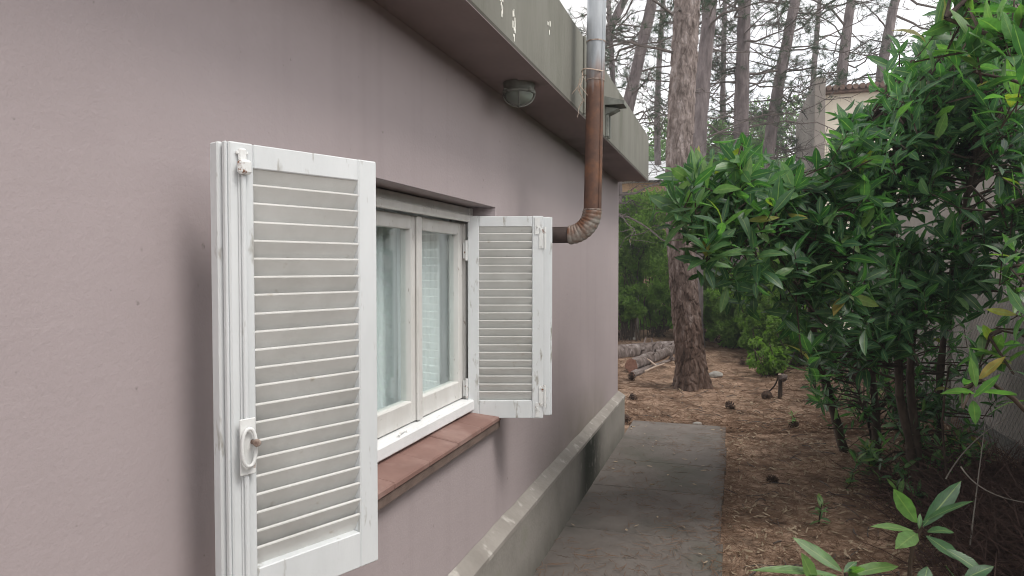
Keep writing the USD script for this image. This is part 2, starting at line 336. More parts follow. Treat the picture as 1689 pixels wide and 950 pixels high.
def old_bark():
    N = {'g': ('geometry', {}), 'sp': ('separate_xyz', {}), 'mp': ('mapping', {'scale': (1, 1, 0.35)}), 'n': ('noise_texture', {'scale': 14.0, 'detail': 5.0, 'roughness': 0.62}),
         'lo': ('rgb_ramp', {'ramp': [(0.36, (0.040, 0.026, 0.020)), (0.55, (0.095, 0.062, 0.048)), (0.70, (0.150, 0.118, 0.104))]}),
         'hi': ('rgb_ramp', {'ramp': [(0.36, (0.075, 0.058, 0.051)), (0.55, (0.165, 0.134, 0.123)), (0.72, (0.275, 0.240, 0.230))]}),
         'h': ('math', {'math_type': 'multiply_add', 'value2': 1.6, 'value3': -0.8}), 'ad': ('math', {'math_type': 'add'}), 'm': ('map_range', {'from_min': 0.7, 'from_max': 2.9, 'clamp': True}), 'x': ('mix', {}),
         'bn': ('noise_texture', {'scale': 42.0, 'detail': 5.0}), 'b': ('bump', {'strength': 0.9, 'distance': 0.02}), 'p': ('principled_bsdf', {'roughness': 0.9, 'specular_ior_level': 0.2})}
    L = [('g.position', 'mp.vector'), ('mp.vector', 'n.vector'), ('n.fac', 'lo.fac'), ('n.fac', 'hi.fac'), ('g.position', 'sp.vector'), ('n.fac', 'h.value1'), ('sp.z', 'ad.value1'), ('h.value', 'ad.value2'),
         ('ad.value', 'm.value'), ('m.result', 'x.fac'), ('lo.color', 'x.color1'), ('hi.color', 'x.color2'), ('x.color', 'p.base_color'), ('mp.vector', 'bn.vector'), ('bn.fac', 'b.height'), ('b.normal', 'p.normal')]
    return usdkit.material(stage, '/World/Looks/old_pine_bark', N, L, surface='p.BSDF')
M['oldbark'] = old_bark()
M['barkfar'] = surf('far_pine_bark', (0.075, 0.062, 0.062), (0.165, 0.140, 0.140), 8.0, 0.9, 0.8, 30.0, stretch=(1, 1, 0.3), bdist=0.02, spec=0.2)
M['twig'] = surf('dead_pine_twig', (0.050, 0.040, 0.036), (0.105, 0.088, 0.080), 20.0, 0.9)
M['stem'] = surf('shrub_stem', (0.030, 0.022, 0.017), (0.075, 0.055, 0.042), 18.0, 0.85, 0.5, 60.0, stretch=(1, 1, 0.4), spec=0.2)
M['greentwig'] = surf('green_twig', (0.10, 0.115, 0.045), (0.17, 0.15, 0.07), 30.0, 0.6)
M['cutwood'] = surf('cut_log_end', (0.17, 0.085, 0.060), (0.27, 0.15, 0.11), 26.0, 0.85)
M['cone'] = surf('pine_cone', (0.030, 0.018, 0.013), (0.085, 0.05, 0.034), 40.0, 0.85)
M['stone'] = surf('grey_stone', (0.20, 0.19, 0.175), (0.30, 0.285, 0.26), 16.0, 0.85, 0.4, 60.0)
M['nbwall'] = surf('grey_render', (0.165, 0.148, 0.132), (0.215, 0.193, 0.175), 2.0, 0.85, 0.35, 50.0, c3=(0.15, 0.14, 0.12), scale3=1.4, lo3=0.52, hi3=0.75, stretch3=(1, 1, 0.4))
M['nbplinth'] = surf('dark_render', (0.060, 0.058, 0.052), (0.095, 0.09, 0.08), 6.0, 0.85, 0.3, 60.0)
M['creamwall'] = surf('cream_render', (0.52, 0.48, 0.40), (0.58, 0.54, 0.46), 2.0, 0.85, 0.2, 50.0)
M['lampmetal'] = surf('lamp_metal', (0.10, 0.105, 0.092), (0.165, 0.17, 0.15), 12.0, 0.6, 0.3, 80.0)
M['post'] = surf('weathered_post', (0.13, 0.115, 0.10), (0.21, 0.19, 0.165), 20.0, 0.9, 0.4, 50.0, stretch=(1, 1, 0.3))
M['wire'] = surf('fence_wire', (0.20, 0.20, 0.20), (0.30, 0.30, 0.29), 10.0, 0.5, metallic=0.6)
M['sheet'] = surf('white_sheet_roof', (0.66, 0.68, 0.70), (0.74, 0.76, 0.78), 3.0, 0.4)
M['farwall'] = surf('far_house_wall', (0.34, 0.22, 0.13), (0.42, 0.29, 0.18), 3.0, 0.85)
M['rooftile'] = surf('clay_roof_tile', (0.10, 0.065, 0.052), (0.17, 0.115, 0.095), 9.0, 0.85, 0.3, 40.0)
M['straw'] = surf('dry_straw', (0.35, 0.26, 0.20), (0.52, 0.43, 0.36), 30.0, 0.85)
M['brush'] = surf('dry_brush', (0.040, 0.024, 0.020), (0.095, 0.056, 0.046), 14.0, 0.9)
G_D, G_L, G_T = (0.034, 0.088, 0.040), (0.106, 0.200, 0.080), (1.3, 1.9, 0.65)
def laurel(name, per):
    """glossy leaf: tone by leaf, a few yellowing ones, pale midrib and faint side veins along the blade's own coordinates"""
    N = {'g': ('geometry', {}), 'oi': ('object_info', {}), 'tc': ('texture_coordinate', {}), 'n': ('noise_texture', {'scale': 2.4, 'detail': 3.0}),
         'ad': ('math', {'math_type': 'multiply_add', 'value2': 0.62}), 'nm': ('math', {'math_type': 'multiply', 'value2': 0.38}),
         'r': ('rgb_ramp', {'ramp': [(0.0, G_D), (0.15, G_D), (0.62, G_L), (0.76, (0.12, 0.20, 0.06)), (0.795, (0.24, 0.235, 0.05)), (0.84, (0.26, 0.20, 0.06)), (1.0, (0.16, 0.10, 0.05))]}),
         'n2': ('noise_texture', {'scale': 45.0, 'detail': 3.0}), 'm2': ('map_range', {'from_min': 0.35, 'from_max': 0.7, 'to_min': 0.82, 'to_max': 1.16}),
         'x2': ('mix', {'mix_type': 'multiply', 'fac': 1.0}), 'cc': ('combine_xyz', {}),
         'sp': ('separate_xyz', {}), 'c': ('math', {'math_type': 'subtract', 'value2': 0.5}), 'a': ('math', {'math_type': 'absolute'}),
         'mr': ('map_range', {'from_min': 0.02, 'from_max': 0.055, 'to_min': 0.75, 'to_max': 0.0, 'clamp': True}), 'xm': ('mix', {'color2': (0.20, 0.27, 0.10)}),
         'v1': ('math', {'math_type': 'multiply', 'value2': 60.0}), 'v2': ('math', {'math_type': 'multiply', 'value2': 42.0}), 'v3': ('math', {'math_type': 'subtract'}), 'v4': ('math', {'math_type': 'sine'}),
         'bh': ('math', {'math_type': 'multiply_add', 'value2': 0.12}), 'b': ('bump', {'strength': 0.35, 'distance': 0.003}),
         'p': ('principled_bsdf', {'roughness': 0.36, 'specular_ior_level': 0.45}), 't': ('translucent_bsdf', {}), 'tm': ('mix', {'mix_type': 'multiply', 'fac': 1.0, 'color2': G_T}), 'mx': ('mix_closure', {'fac': 0.38})}
    L = [('g.random_per_island' if per == 'island' else 'oi.random', 'ad.value1'), ('tc.object', 'n.vector'), ('n.fac', 'nm.value1'), ('nm.value', 'ad.value3'), ('ad.value', 'r.fac'),
         ('tc.object', 'n2.vector'), ('n2.fac', 'm2.value'), ('m2.result', 'cc.x'), ('m2.result', 'cc.y'), ('m2.result', 'cc.z'), ('r.color', 'x2.color1'), ('cc.vector', 'x2.color2'),
         ('tc.UV', 'sp.vector'), ('sp.y', 'c.value1'), ('c.value', 'a.value1'), ('a.value', 'mr.value'), ('mr.result', 'xm.fac'), ('x2.color', 'xm.color1'), ('xm.color', 'p.base_color'),
         ('sp.x', 'v1.value1'), ('a.value', 'v2.value1'), ('v1.value', 'v3.value1'), ('v2.value', 'v3.value2'), ('v3.value', 'v4.value1'), ('v4.value', 'bh.value1'), ('n2.fac', 'bh.value3'),
         ('bh.value', 'b.height'), ('b.normal', 'p.normal'), ('xm.color', 'tm.color1'), ('tm.color', 't.color'), ('p.BSDF', 'mx.closure1'), ('t.BSDF', 'mx.closure2')]
    return usdkit.material(stage, '/World/Looks/' + name, N, L, surface='mx.closure')
M['leaf'], M['leaf1'] = laurel('laurel_leaf', 'island'), laurel('laurel_leaf_single', 'object')
M['young'] = leaf_look('young_leaf', (0.05, 0.13, 0.022), (0.10, 0.22, 0.035), G_T, 0.35, 0.5, 0.35, per='object')
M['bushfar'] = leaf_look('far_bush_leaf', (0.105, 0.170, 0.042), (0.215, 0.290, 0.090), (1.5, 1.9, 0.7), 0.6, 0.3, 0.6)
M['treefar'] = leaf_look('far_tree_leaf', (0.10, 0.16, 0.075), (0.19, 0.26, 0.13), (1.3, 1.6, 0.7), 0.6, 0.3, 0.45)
M['needle'] = leaf_look('pine_needle', (0.022, 0.042, 0.022), (0.055, 0.085, 0.040), (1.1, 1.4, 0.7), 0.6, 0.3, 0.25)
M['grass'] = leaf_look('grass_blade', (0.10, 0.20, 0.03), (0.20, 0.32, 0.06), (1.3, 1.7, 0.5), 0.5, 0.3, 0.35)
M['glass'] = usdkit.material(stage, '/World/Looks/window_glass', {
    'lw': ('layer_weight', {'blend': 0.5}), 'pw': ('math', {'math_type': 'power', 'value2': 3.6}), 'ma': ('math', {'math_type': 'multiply_add', 'value2': 1.0, 'value3': 0.05, 'use_clamp': True}),
    't': ('transparent_bsdf', {'color': (0.95, 0.98, 0.975)}), 'gl': ('glossy_bsdf', {'color': (0.95, 0.97, 0.97), 'roughness': 0.02}), 'm': ('mix_closure', {})},
    [('lw.facing', 'pw.value1'), ('pw.value', 'ma.value1'), ('ma.value', 'm.fac'), ('t.BSDF', 'm.closure1'), ('gl.BSDF', 'm.closure2')], surface='m.closure')
M['lampglass'] = usdkit.material(stage, '/World/Looks/lamp_glass', {'p': ('principled_bsdf', {'base_color': (0.15, 0.17, 0.145), 'roughness': 0.3, 'transmission_weight': 0.3})}, [], surface='p.BSDF')

# ------------------------------------------------------------------ ground and path
WX = -1.04                       # face of the house wall
YEND = 6.60                      # its far corner


def ground_z(x, y):
    p = np.stack([np.asarray(x, float) * 0.9, np.asarray(y, float) * 0.9, np.zeros_like(np.asarray(x, float))], -1)
    z = -0.055 + 0.07 * (meshkit.fbm(p, 4, 3) - 0.5)
    q = np.stack([p[..., 0] * 0.22, p[..., 1] * 0.22, p[..., 2]], -1)
    far = np.clip((np.asarray(y, float) - 7.5) / 6.0, 0, 1)
    return z + far * (0.10 + 0.35 * (meshkit.noise(q, 9) - 0.5)) + 0.10 * np.clip((np.asarray(x, float) - 0.3) / 1.5, 0, 1)


gx = np.r_[-70, -55, -40, -25, -15, np.arange(-10, -2, 0.4), np.arange(-2, 3, 0.055), np.arange(3, 10, 0.4), 12, 16, 25, 45, 70]
gy = np.r_[-40, -30, -20, -10, -6, -3, np.arange(-1, 2, 0.25), np.arange(2, 11, 0.06), np.arange(11, 26, 0.25), 28, 32, 38, 46, 60, 85]
GX, GY = np.meshgrid(gx, gy, indexing='ij')
GZ = ground_z(GX, GY)
near = (GX > -2.2) & (GX < 3.2) & (GY > 1.8) & (GY < 11.2)
GZ = GZ + np.where(near, 0.022 * (meshkit.fbm(np.stack([GX * 9, GY * 9, GX * 0], -1), 3, 5) - 0.5), 0)
GZ = np.where((GX > -1.2) & (GX < 0.02) & (GY < 7.25), np.minimum(GZ, -0.06), GZ)
nx, ny = GX.shape
idx = np.arange(nx * ny).reshape(nx, ny)
gq = np.stack([idx[:-1, :-1], idx[1:, :-1], idx[1:, 1:], idx[:-1, 1:]], -1).reshape(-1, 4)
obj('ground', (np.stack([GX, GY, GZ], -1).reshape(-1, 3), gq), M['ground'], smooth=True, label='brown forest floor of fallen pine needles', cat='ground', kind='structure')

path = thing('path', 'dark grey concrete slab path running along the pink house', 'path', (-0.5, 3.0, 0), kind='structure')
joints = [-3.6, -2.7, -1.8, -0.9, 0.0, 0.85, 1.72, 2.52, 3.34, 4.17, 5.04, 5.75, 6.43, 7.28]
for k, (a, b) in enumerate(zip(joints[:-1], joints[1:])):
    g = 0.002
    v, f = box(-1.0 if b < 6.7 else -0.985, -0.052 + 0.008 * ((k * 7) % 3 - 1), a + g, b - g, -0.09, 0.0, 0.004)
    v = v.copy()
    v[:, 2] += 0.0022 * ((k * 5) % 4 - 1.5) / 1.5 + (v[:, 0] + 0.5) * 0.004 * ((k * 3) % 5 - 2) / 2
    v[:, 1] += (v[:, 0] + 0.5) * 0.05 * (((k * 3) % 4) - 1.0) / 3 * (0 < k < len(joints) - 2) * 0.25
    obj('paving_slab', (v, f), M['slab' if k % 3 else 'slab2'], path)

# fallen needles: on the ground and on the slabs
def flat_strips(x, y, z, L, W, tilt=0.25, seed=0):
    r = np.random.default_rng(seed)
    n = len(x)
    a = r.uniform(0, 2 * PI, n); t = r.normal(0, tilt, n); roll = r.normal(0, 0.5, n)
    d = np.stack([np.cos(a) * np.cos(t), np.sin(a) * np.cos(t), np.sin(t)], -1) * (L / 2)[:, None]
    s = np.stack([-np.sin(a) * np.cos(roll), np.cos(a) * np.cos(roll), np.sin(roll)], -1) * (W / 2)[:, None]
    bend = np.stack([-np.sin(a), np.cos(a), 0 * a], -1) * (r.normal(0, 0.12, n) * L)[:, None]
    c = np.stack([x, y, z + np.abs(d[:, 2]) * 0.6], -1)
    V = np.stack([c - d - s * 0.6, c - d + s * 0.6, c + bend + s, c + bend - s, c + d + s * 0.5, c + d - s * 0.5], 1).reshape(-1, 3)
    b = np.arange(n)[:, None] * 6
    return V, np.vstack([b + [0, 3, 2], b + [0, 2, 1], b + [3, 5, 4], b + [3, 4, 2]])


def scatter(n, x0, x1, y0, y1, seed, pw=1.6):
    r = np.random.default_rng(seed)
    return r.uniform(x0, x1, n), y0 + (y1 - y0) * r.uniform(0, 1, n) ** pw


parts = []
x, y = scatter(26000, -0.04, 2.15, 2.6, 8.0, 1, 1.4)
r1 = np.random.default_rng(2)
parts.append(flat_strips(x, y, ground_z(x, y) + 0.006, r1.uniform(0.03, 0.11, len(x)), r1.uniform(0.002, 0.005, len(x)), 0.2, 3))
x, y = scatter(26000, -3.5, 2.2, 7.3, 17.0, 4, 1.7)
parts.append(flat_strips(x, y, ground_z(x, y) + 0.008, r1.uniform(0.06, 0.16, len(x)), r1.uniform(0.004, 0.008, len(x)), 0.2, 5))
obj('needle_litter', join(parts), M['litter'], label='loose litter of brown pine needles over the ground', cat='needle litter', kind='stuff')
x, y = scatter(4200, -0.03, 2.1, 2.6, 9.0, 6, 1.5)
x2, y2 = scatter(700, -2.5, 1.5, 7.4, 13, 8, 1.4)
x, y = np.r_[x, x2], np.r_[y, y2]
obj('bark_chips', flat_strips(x, y, ground_z(x, y) + 0.012, r1.uniform(0.012, 0.06, len(x)), r1.uniform(0.006, 0.016, len(x)), 0.35, 9), M['chips'],
    label='pale bark chips and dry leaf bits strewn over the needles', cat='bark chips', kind='stuff')
r7 = np.random.default_rng(71)
n = 260
x, y = r7.uniform(-0.02, 1.9, n), 2.7 + 7.5 * r7.uniform(0, 1, n) ** 1.3
x = np.where(y > 7.5, x - r7.uniform(0, 2.0, n), x)
a, L_ = r7.uniform(0, 6.28, n), r7.uniform(0.05, 0.22, n)
c = np.stack([x, y, ground_z(x, y) + 0.012], -1)
d = np.stack([np.cos(a), np.sin(a), r7.normal(0, 0.1, n)], -1) * (L_ / 2)[:, None]
P = np.stack([c - d, c + r7.normal(0, 0.008, (n, 3)) + (0, 0, 0.006), c + d], 1)
obj('fallen_twigs', tubes(P, np.array([[0.0032, 0.003, 0.0016]]) * r7.uniform(0.6, 1.5, (n, 1)), 5), M['twig'], label='small dark fallen twigs scattered over the needle floor', cat='twigs', kind='stuff')
x, y = np.random.default_rng(12).uniform(-0.97, -0.06, 2600), scatter(2600, 0, 1, 2.0, 7.2, 12, 1.0)[1]
keep = np.random.default_rng(13).uniform(0, 1, 2600) < (0.10 + 1.3 * meshkit.noise(np.stack([x * 3, y * 2.2, x * 0], -1), 4) ** 2)
x, y = x[keep], y[keep]
obj('needles_on_path', flat_strips(x, y, np.full(len(x), 0.009), r1.uniform(0.04, 0.12, len(x)), r1.uniform(0.0018, 0.0036, len(x)), 0.04, 14), M['litter'],
    label='thin scatter of pine needles on the grey slabs', cat='needle litter', kind='stuff')
x, y = np.random.default_rng(18).normal(-0.052, 0.035, 700), np.random.default_rng(19).uniform(2.5, 7.4, 700)
obj('needles_on_path_edge', flat_strips(x, y, np.full(700, 0.010), r1.uniform(0.03, 0.10, 700), r1.uniform(0.002, 0.005, 700), 0.10, 20), M['litter'],
    label='pine needles drifted over the right edge of the slabs', cat='needle litter', kind='stuff')
x, y = np.random.default_rng(15).uniform(-0.97, -0.08, 60), np.random.default_rng(16).uniform(2.6, 7.1, 60)
obj('petals_on_path', flat_strips(x, y, np.full(60, 0.011), r1.uniform(0.015, 0.045, 60), r1.uniform(0.008, 0.014, 60), 0.1, 17), M['chips'],
    label='few pale dry leaf bits lying on the grey slabs', cat='leaf litter', kind='stuff')

# ------------------------------------------------------------------ house
SOFF, FX, FTOP = 2.40, -0.762, 2.812
house = thing('pink_house', 'lilac pink rendered bungalow with concrete eave and shuttered window', 'house', (WX, 1.0, 0))
OY0, OY1, OZ0, OZ1 = 1.44, 3.02, 0.905, 1.872        # window opening
ring = Polygon([(-5, 0.0), (YEND, 0.0), (YEND, SOFF), (-5, SOFF)], [[(OY0, OZ0), (OY1, OZ0), (OY1, OZ1), (OY0, OZ1)]])
w = trimesh.creation.extrude_polygon(ring, 0.24, engine='earcut')
wv = np.array(w.vertices)
wall = obj('wall', (np.stack([WX - 0.24 + wv[:, 2], wv[:, 0], wv[:, 1]], -1), np.array(w.faces)), M['wall'], house)
obj('end_wall', box(-7, WX - 0.243, YEND - 0.2, YEND - 0.003, 0.0, SOFF - 0.003), M['wall'], house)
obj('back_wall', join([box(-7.2, -7.003, -5, YEND - 0.003, 0.0, SOFF - 0.003), box(-7, WX - 0.243, -5, -4.8, 0.0, SOFF - 0.003)]), M['wall'], house)
obj('room', join([box(-2.8, -2.77, 0.3, 4.2, 0.05, 2.3), box(-2.77, WX - 0.243, 0.3, 0.33, 0.05, 2.3), box(-2.77, WX - 0.243, 4.17, 4.2, 0.05, 2.3),
                  box(-2.77, WX - 0.243, 0.33, 4.17, 0.05, 0.09), box(-2.77, WX - 0.243, 0.33, 4.17, 2.26, 2.3)]), M['room'], house)
# plinth with a sloping cap, stepped proud of the wall
pl = obj('plinth', box(WX + 0.001, WX + 0.062, -5, YEND + 0.03, -0.08, 0.352), M['plinth'], house)
cy = np.linspace(-5, YEND + 0.034, 240)
n0 = meshkit.noise(np.stack([cy * 7, cy * 0, cy * 0], -1), 2) - 0.5
cv = np.concatenate([np.stack([np.full_like(cy, WX + 0.002), cy, 0.414 + 0.007 * n0], -1), np.stack([WX + 0.066 + 0.004 * n0, cy, 0.372 + 0.006 * n0], -1),
                     np.stack([WX + 0.066 + 0.003 * n0, cy, np.full_like(cy, 0.3525)], -1), np.stack([np.full_like(cy, WX + 0.002), cy, np.full_like(cy, 0.3525)], -1)])
K = len(cy); i = np.arange(K - 1); cf = []
for a, b in ((0, 1), (1, 2), (2, 3)):
    cf += [np.stack([a * K + i, b * K + i, b * K + i + 1], -1), np.stack([a * K + i, b * K + i + 1, a * K + i + 1], -1)]
cf.append(np.array([[K - 1, 2 * K - 1, 3 * K - 1], [K - 1, 3 * K - 1, 4 * K - 1]]))
obj('plinth_cap', (cv, np.vstack(cf)), M['cap'], pl)
# eave: soffit, fascia beam, roof slab
ev = obj('eave_fascia', box(FX - 0.12, FX, -5, YEND + 0.0, SOFF - 0.002, FTOP, 0.006), M['fascia'], house)
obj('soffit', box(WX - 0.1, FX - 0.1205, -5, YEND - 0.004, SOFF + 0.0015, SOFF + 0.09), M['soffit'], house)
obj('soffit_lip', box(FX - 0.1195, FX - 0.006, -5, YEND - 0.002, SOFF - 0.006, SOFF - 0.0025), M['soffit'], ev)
obj('roof_slab', box(-7.3, FX - 0.1205, -5, YEND - 0.002, SOFF + 0.0915, FTOP - 0.06), M['fascia'], house)
rf = np.random.default_rng(21)
for (px, py, n) in ((828, 12, 9), (848, 42, 12), (905, 60, 3)):
    ms = []
    for k in range(n):
        q = at(px + rf.normal(0, 1.5), py + rf.uniform(-22, 22), X=FX)
        ms.append(box(FX + 0.0003, FX + 0.0022, q[1] - rf.uniform(0.002, 0.008), q[1] + rf.uniform(0.001, 0.004), q[2] - rf.uniform(0.004, 0.016), q[2] + rf.uniform(0.003, 0.012)))
    obj('lime_streak', join(ms), M['flake'], ev)
# vertical joint strip on the fascia beside the pipe
q = at(963, 130, X=FX)
obj('joint_strip', box(FX + 0.0005, FX + 0.012, q[1] - 0.022, q[1] + 0.004, SOFF + 0.004, FTOP - 0.004, 0.003), M['fascia'], ev)

# window: three casements in a painted frame, set back in the opening
XF = WX - 0.105                   # front face of the frame
win = obj('window', box(XF - 0.09, XF, OY1 - 0.05, OY1 - 0.004, OZ0 + 0.05, OZ1 - 0.004, 0.004), M['cream'], house)
obj('frame_jamb', box(XF - 0.09, XF, OY0 + 0.004, OY0 + 0.05, OZ0 + 0.05, OZ1 - 0.004, 0.004), M['cream'], win)
obj('frame_head', box(XF - 0.09, XF - 0.002, OY0 + 0.051, OY1 - 0.051, OZ1 - 0.058, OZ1 - 0.005, 0.004), M['cream'], win)
obj('frame_head', box(XF - 0.001, XF + 0.022, OY0 + 0.054, OY1 - 0.054, OZ1 - 0.072, OZ1 - 0.040, 0.005), M['cream'], win)
obj('frame_sill', box(XF - 0.09, XF + 0.038, OY0 + 0.051, OY1 - 0.065, OZ0 + 0.049, OZ0 + 0.098, 0.006), M['sillwhite'], win)
c0, c1 = OY0 + 0.055, OY1 - 0.095
obj('frame_jamb', box(XF - 0.075, XF - 0.006, c1 + 0.003, OY1 - 0.053, OZ0 + 0.099, OZ1 - 0.074, 0.004), M['cream'], win)
cw = (c1 - c0) / 3
zb, zt = OZ0 + 0.102, OZ1 - 0.077
for k in range(3):
    a, b = c0 + k * cw + 0.003, c0 + (k + 1) * cw - 0.003
    cs = obj('casement', join([box(XF - 0.065, XF - 0.016, a, a + 0.046, zb, zt, 0.004), box(XF - 0.065, XF - 0.016, b - 0.046, b, zb, zt, 0.004),
                               box(XF - 0.0648, XF - 0.0165, a + 0.0465, b - 0.0465, zt - 0.052, zt - 0.0004, 0.004), box(XF - 0.0648, XF - 0.0165, a + 0.0465, b - 0.0465, zb + 0.0004, zb + 0.082, 0.004)]), M['cream'], win)
    if k < 2:
        obj('cover_strip', box(XF - 0.0155, XF - 0.003, b - 0.016, b + 0.022, zb + 0.001, zt - 0.001, 0.004), M['cream'], win)
    obj('pane', box(XF - 0.043, XF - 0.039, a + 0.045, b - 0.045, zb + 0.08, zt - 0.05), M['glass'], win)
for (y_, l) in ((OY0 + 0.75, 0.07), (OY0 + 0.42, 0.03)):           # worn casement stays on the frame sill
    obj('latch', join([tube([(XF + 0.034, y_, OZ0 + 0.103), (XF + 0.03, y_ + l * 0.3, OZ0 + 0.108), (XF + 0.02, y_ + l, OZ0 + 0.104)], 0.004, 6),
                       lathe([(0, 0), (0.008, 0), (0.008, 0.008), (0, 0.012)], (XF + 0.022, y_ + l, OZ0 + 0.098), 10)]), M['iron'], win, smooth=30)
# terracotta tile sill
ts = obj('tile_sill', box(XF - 0.02, WX + 0.034, OY0 - 0.02, 2.985, 0.872, 0.9035), M['tileedge'], house)
ty = np.linspace(OY0 - 0.02, 2.99, 7)
for k in range(6):
    v, f = box(XF - 0.02, WX + 0.040, ty[k] + 0.0007, ty[k + 1] - 0.0007, 0.904, 0.932, 0.004)
    v = v.copy(); v[:, 2] += np.where(v[:, 2] > 0.915, (WX - v[:, 0]) * 0.16 + 0.002 * ((k * 5) % 3 - 1), 0)
    obj('sill_tile', (v, f), M['tile'], ts)

# shutters: folding leaves with 22 inclined slats each
def shutter_leaf(O, U, N, w, h, inner, label, rod=False, slats=22, knuckles=()):
    """O foot of the leaf at u=0, U along its width, N out of the face on the room side; t is the thickness behind that face"""
    O, U, N = np.array(O, float), np.array(U, float), np.array(N, float)
    V = np.array([0, 0, 1.0]); t = 0.034
    A = lambda m: xf(m, O, U, V, N)
    st, top, bot = 0.050, 0.047, 0.080
    lf = obj('shutter_leaf', join([A(box(0, st, 0, h, -t, 0, 0.003)), A(box(w - st, w, 0, h, -t, 0, 0.003))]), M['white'], house, label=label)
    obj('rail', A(box(st + 0.0004, w - st - 0.0004, h - top, h - 0.0006, -t + 0.0006, -0.0006, 0.002)), M['white'], lf)
    obj('rail', A(box(st + 0.0004, w - st - 0.0004, 0.0006, bot, -t + 0.0006, -0.0006, 0.002)), M['white'], lf)
    n, p = slats, (h - top - bot) / slats
    for k in range(n):
        v, f = box(st - 0.004, w - st + 0.004, -0.0033, 0.0033, -0.0262, 0.0262, 0.0015)
        a = math.radians(-61 + 1.8 * math.sin(k * 2.7 + w * 50) + 1.0 * math.sin(k * 5.3 + O[1] * 9)) if True else 0
        # room-side edge is the high one
        y_, z_ = v[:, 1] * math.cos(a) - v[:, 2] * math.sin(a), v[:, 1] * math.sin(a) + v[:, 2] * math.cos(a)
        vv = np.stack([v[:, 0], bot + p * (k + 0.5) + y_ + 0.0006 * math.sin(k * 5.1), -t / 2 + z_], -1)
        obj('slat', A((vv, f)), M['slat'], lf)
    for (u, v0, ln) in knuckles:
        obj('hinge', join([tube([A((np.array([[u, v0, -0.0]]), np.zeros((1, 3), int)))[0][0], A((np.array([[u, v0 + ln, -0.0]]), np.zeros((1, 3), int)))[0][0]], 0.0058, 8),
                           A(box(u - 0.026, u - 0.006, v0 + 0.004, v0 + ln - 0.004, -0.0005, 0.0022)), A(box(u - 0.018, u - 0.013, v0 + 0.012, v0 + 0.018, 0.002, 0.0042)),
                           A(box(u - 0.018, u - 0.013, v0 + ln - 0.018, v0 + ln - 0.012, 0.002, 0.0042))]), M['iron'], lf)
    return lf, A


HS = 0.909
# right pair: leaf hinged on the frame, seen face on, and its folded mate behind
hz0 = at(772, 690, X=XF + 0.012)
U1 = np.array([math.cos(YAW), math.sin(YAW), 0]); N1 = np.array([math.sin(YAW), -math.cos(YAW), 0])
zR = at(790, 690, d=float((hz0 - EYE) @ FWD))[2]
lfR, AR = shutter_leaf((hz0[0], hz0[1], zR), U1, N1, 0.338, HS, True, 'white louvred shutter leaf beyond the window, hinged to its frame', knuckles=((0.345, 0.05, 0.10), (0.345, 0.76, 0.10)))
obj('key_plate', join([AR(box(0.300, 0.322, HS - 0.082, HS - 0.008, 0.0002, 0.0022)), AR(box(0.309, 0.313, HS - 0.052, HS - 0.042, 0.002, 0.006))]), M['iron'], lfR)
obj('key_plate', join([AR(box(0.303, 0.321, 0.006, 0.07, 0.0002, 0.0022)), AR(box(0.310, 0.315, 0.04, 0.05, 0.002, 0.006))]), M['iron'], lfR)
obj('jamb_hinge', join([AR(box(-0.022, -0.004, 0.10, 0.17, -0.014, -0.006)), tube([AR((np.array([[-0.006, 0.09, -0.004]]), np.zeros((1, 3), int)))[0][0], AR((np.array([[-0.006, 0.18, -0.004]]), np.zeros((1, 3), int)))[0][0]], 0.006, 8),
                        AR(box(-0.022, -0.004, 0.72, 0.79, -0.014, -0.006)), tube([AR((np.array([[-0.006, 0.71, -0.004]]), np.zeros((1, 3), int)))[0][0], AR((np.array([[-0.006, 0.80, -0.004]]), np.zeros((1, 3), int)))[0][0]], 0.006, 8)]), M['iron'], lfR)
a2 = YAW + math.radians(3.0)
U2 = np.array([math.cos(a2), math.sin(a2), 0]); N2 = np.array([math.sin(a2), -math.cos(a2), 0])
O2 = np.array([hz0[0], hz0[1], zR]) + U1 * 0.036 - N1 * 0.046
lf2, A2 = shutter_leaf(O2, U2, N2, 0.338, HS, False, 'white louvred shutter leaf folded behind the one beyond the window')
obj('edge_bead', A2(box(0.3385, 0.347, 0.0, HS, -0.026, -0.010, 0.002)), M['white'], lf2)
# left pair: the near leaf faces us, folded half open on a mate hinged on the frame
zP = at(625, 922, d=FPX * HS / 654.0)
zE = at(387, 1023, d=FPX * HS / 784.0)
P_, E_ = np.array([zP[0], zP[1], 0]), np.array([zE[0], zE[1], 0])
zl = (zP[2] + zE[2]) / 2
wl = float(np.linalg.norm(P_ - E_)); U3 = (P_ - E_) / wl
N3 = np.array([U3[1], -U3[0], 0])
lf3, A3 = shutter_leaf((E_[0], E_[1], zl), U3, N3, wl, HS, True, 'big white louvred shutter leaf nearest the viewer, with bolt handle')
obj('edge_bead', A3(box(-0.013, -0.0006, 0.0, HS, -0.050, -0.020, 0.003)), M['white'], lf3)
obj('edge_bead', A3(box(-0.006, -0.0005, 0.0, HS, -0.017, -0.004, 0.002)), M['white'], lf3)
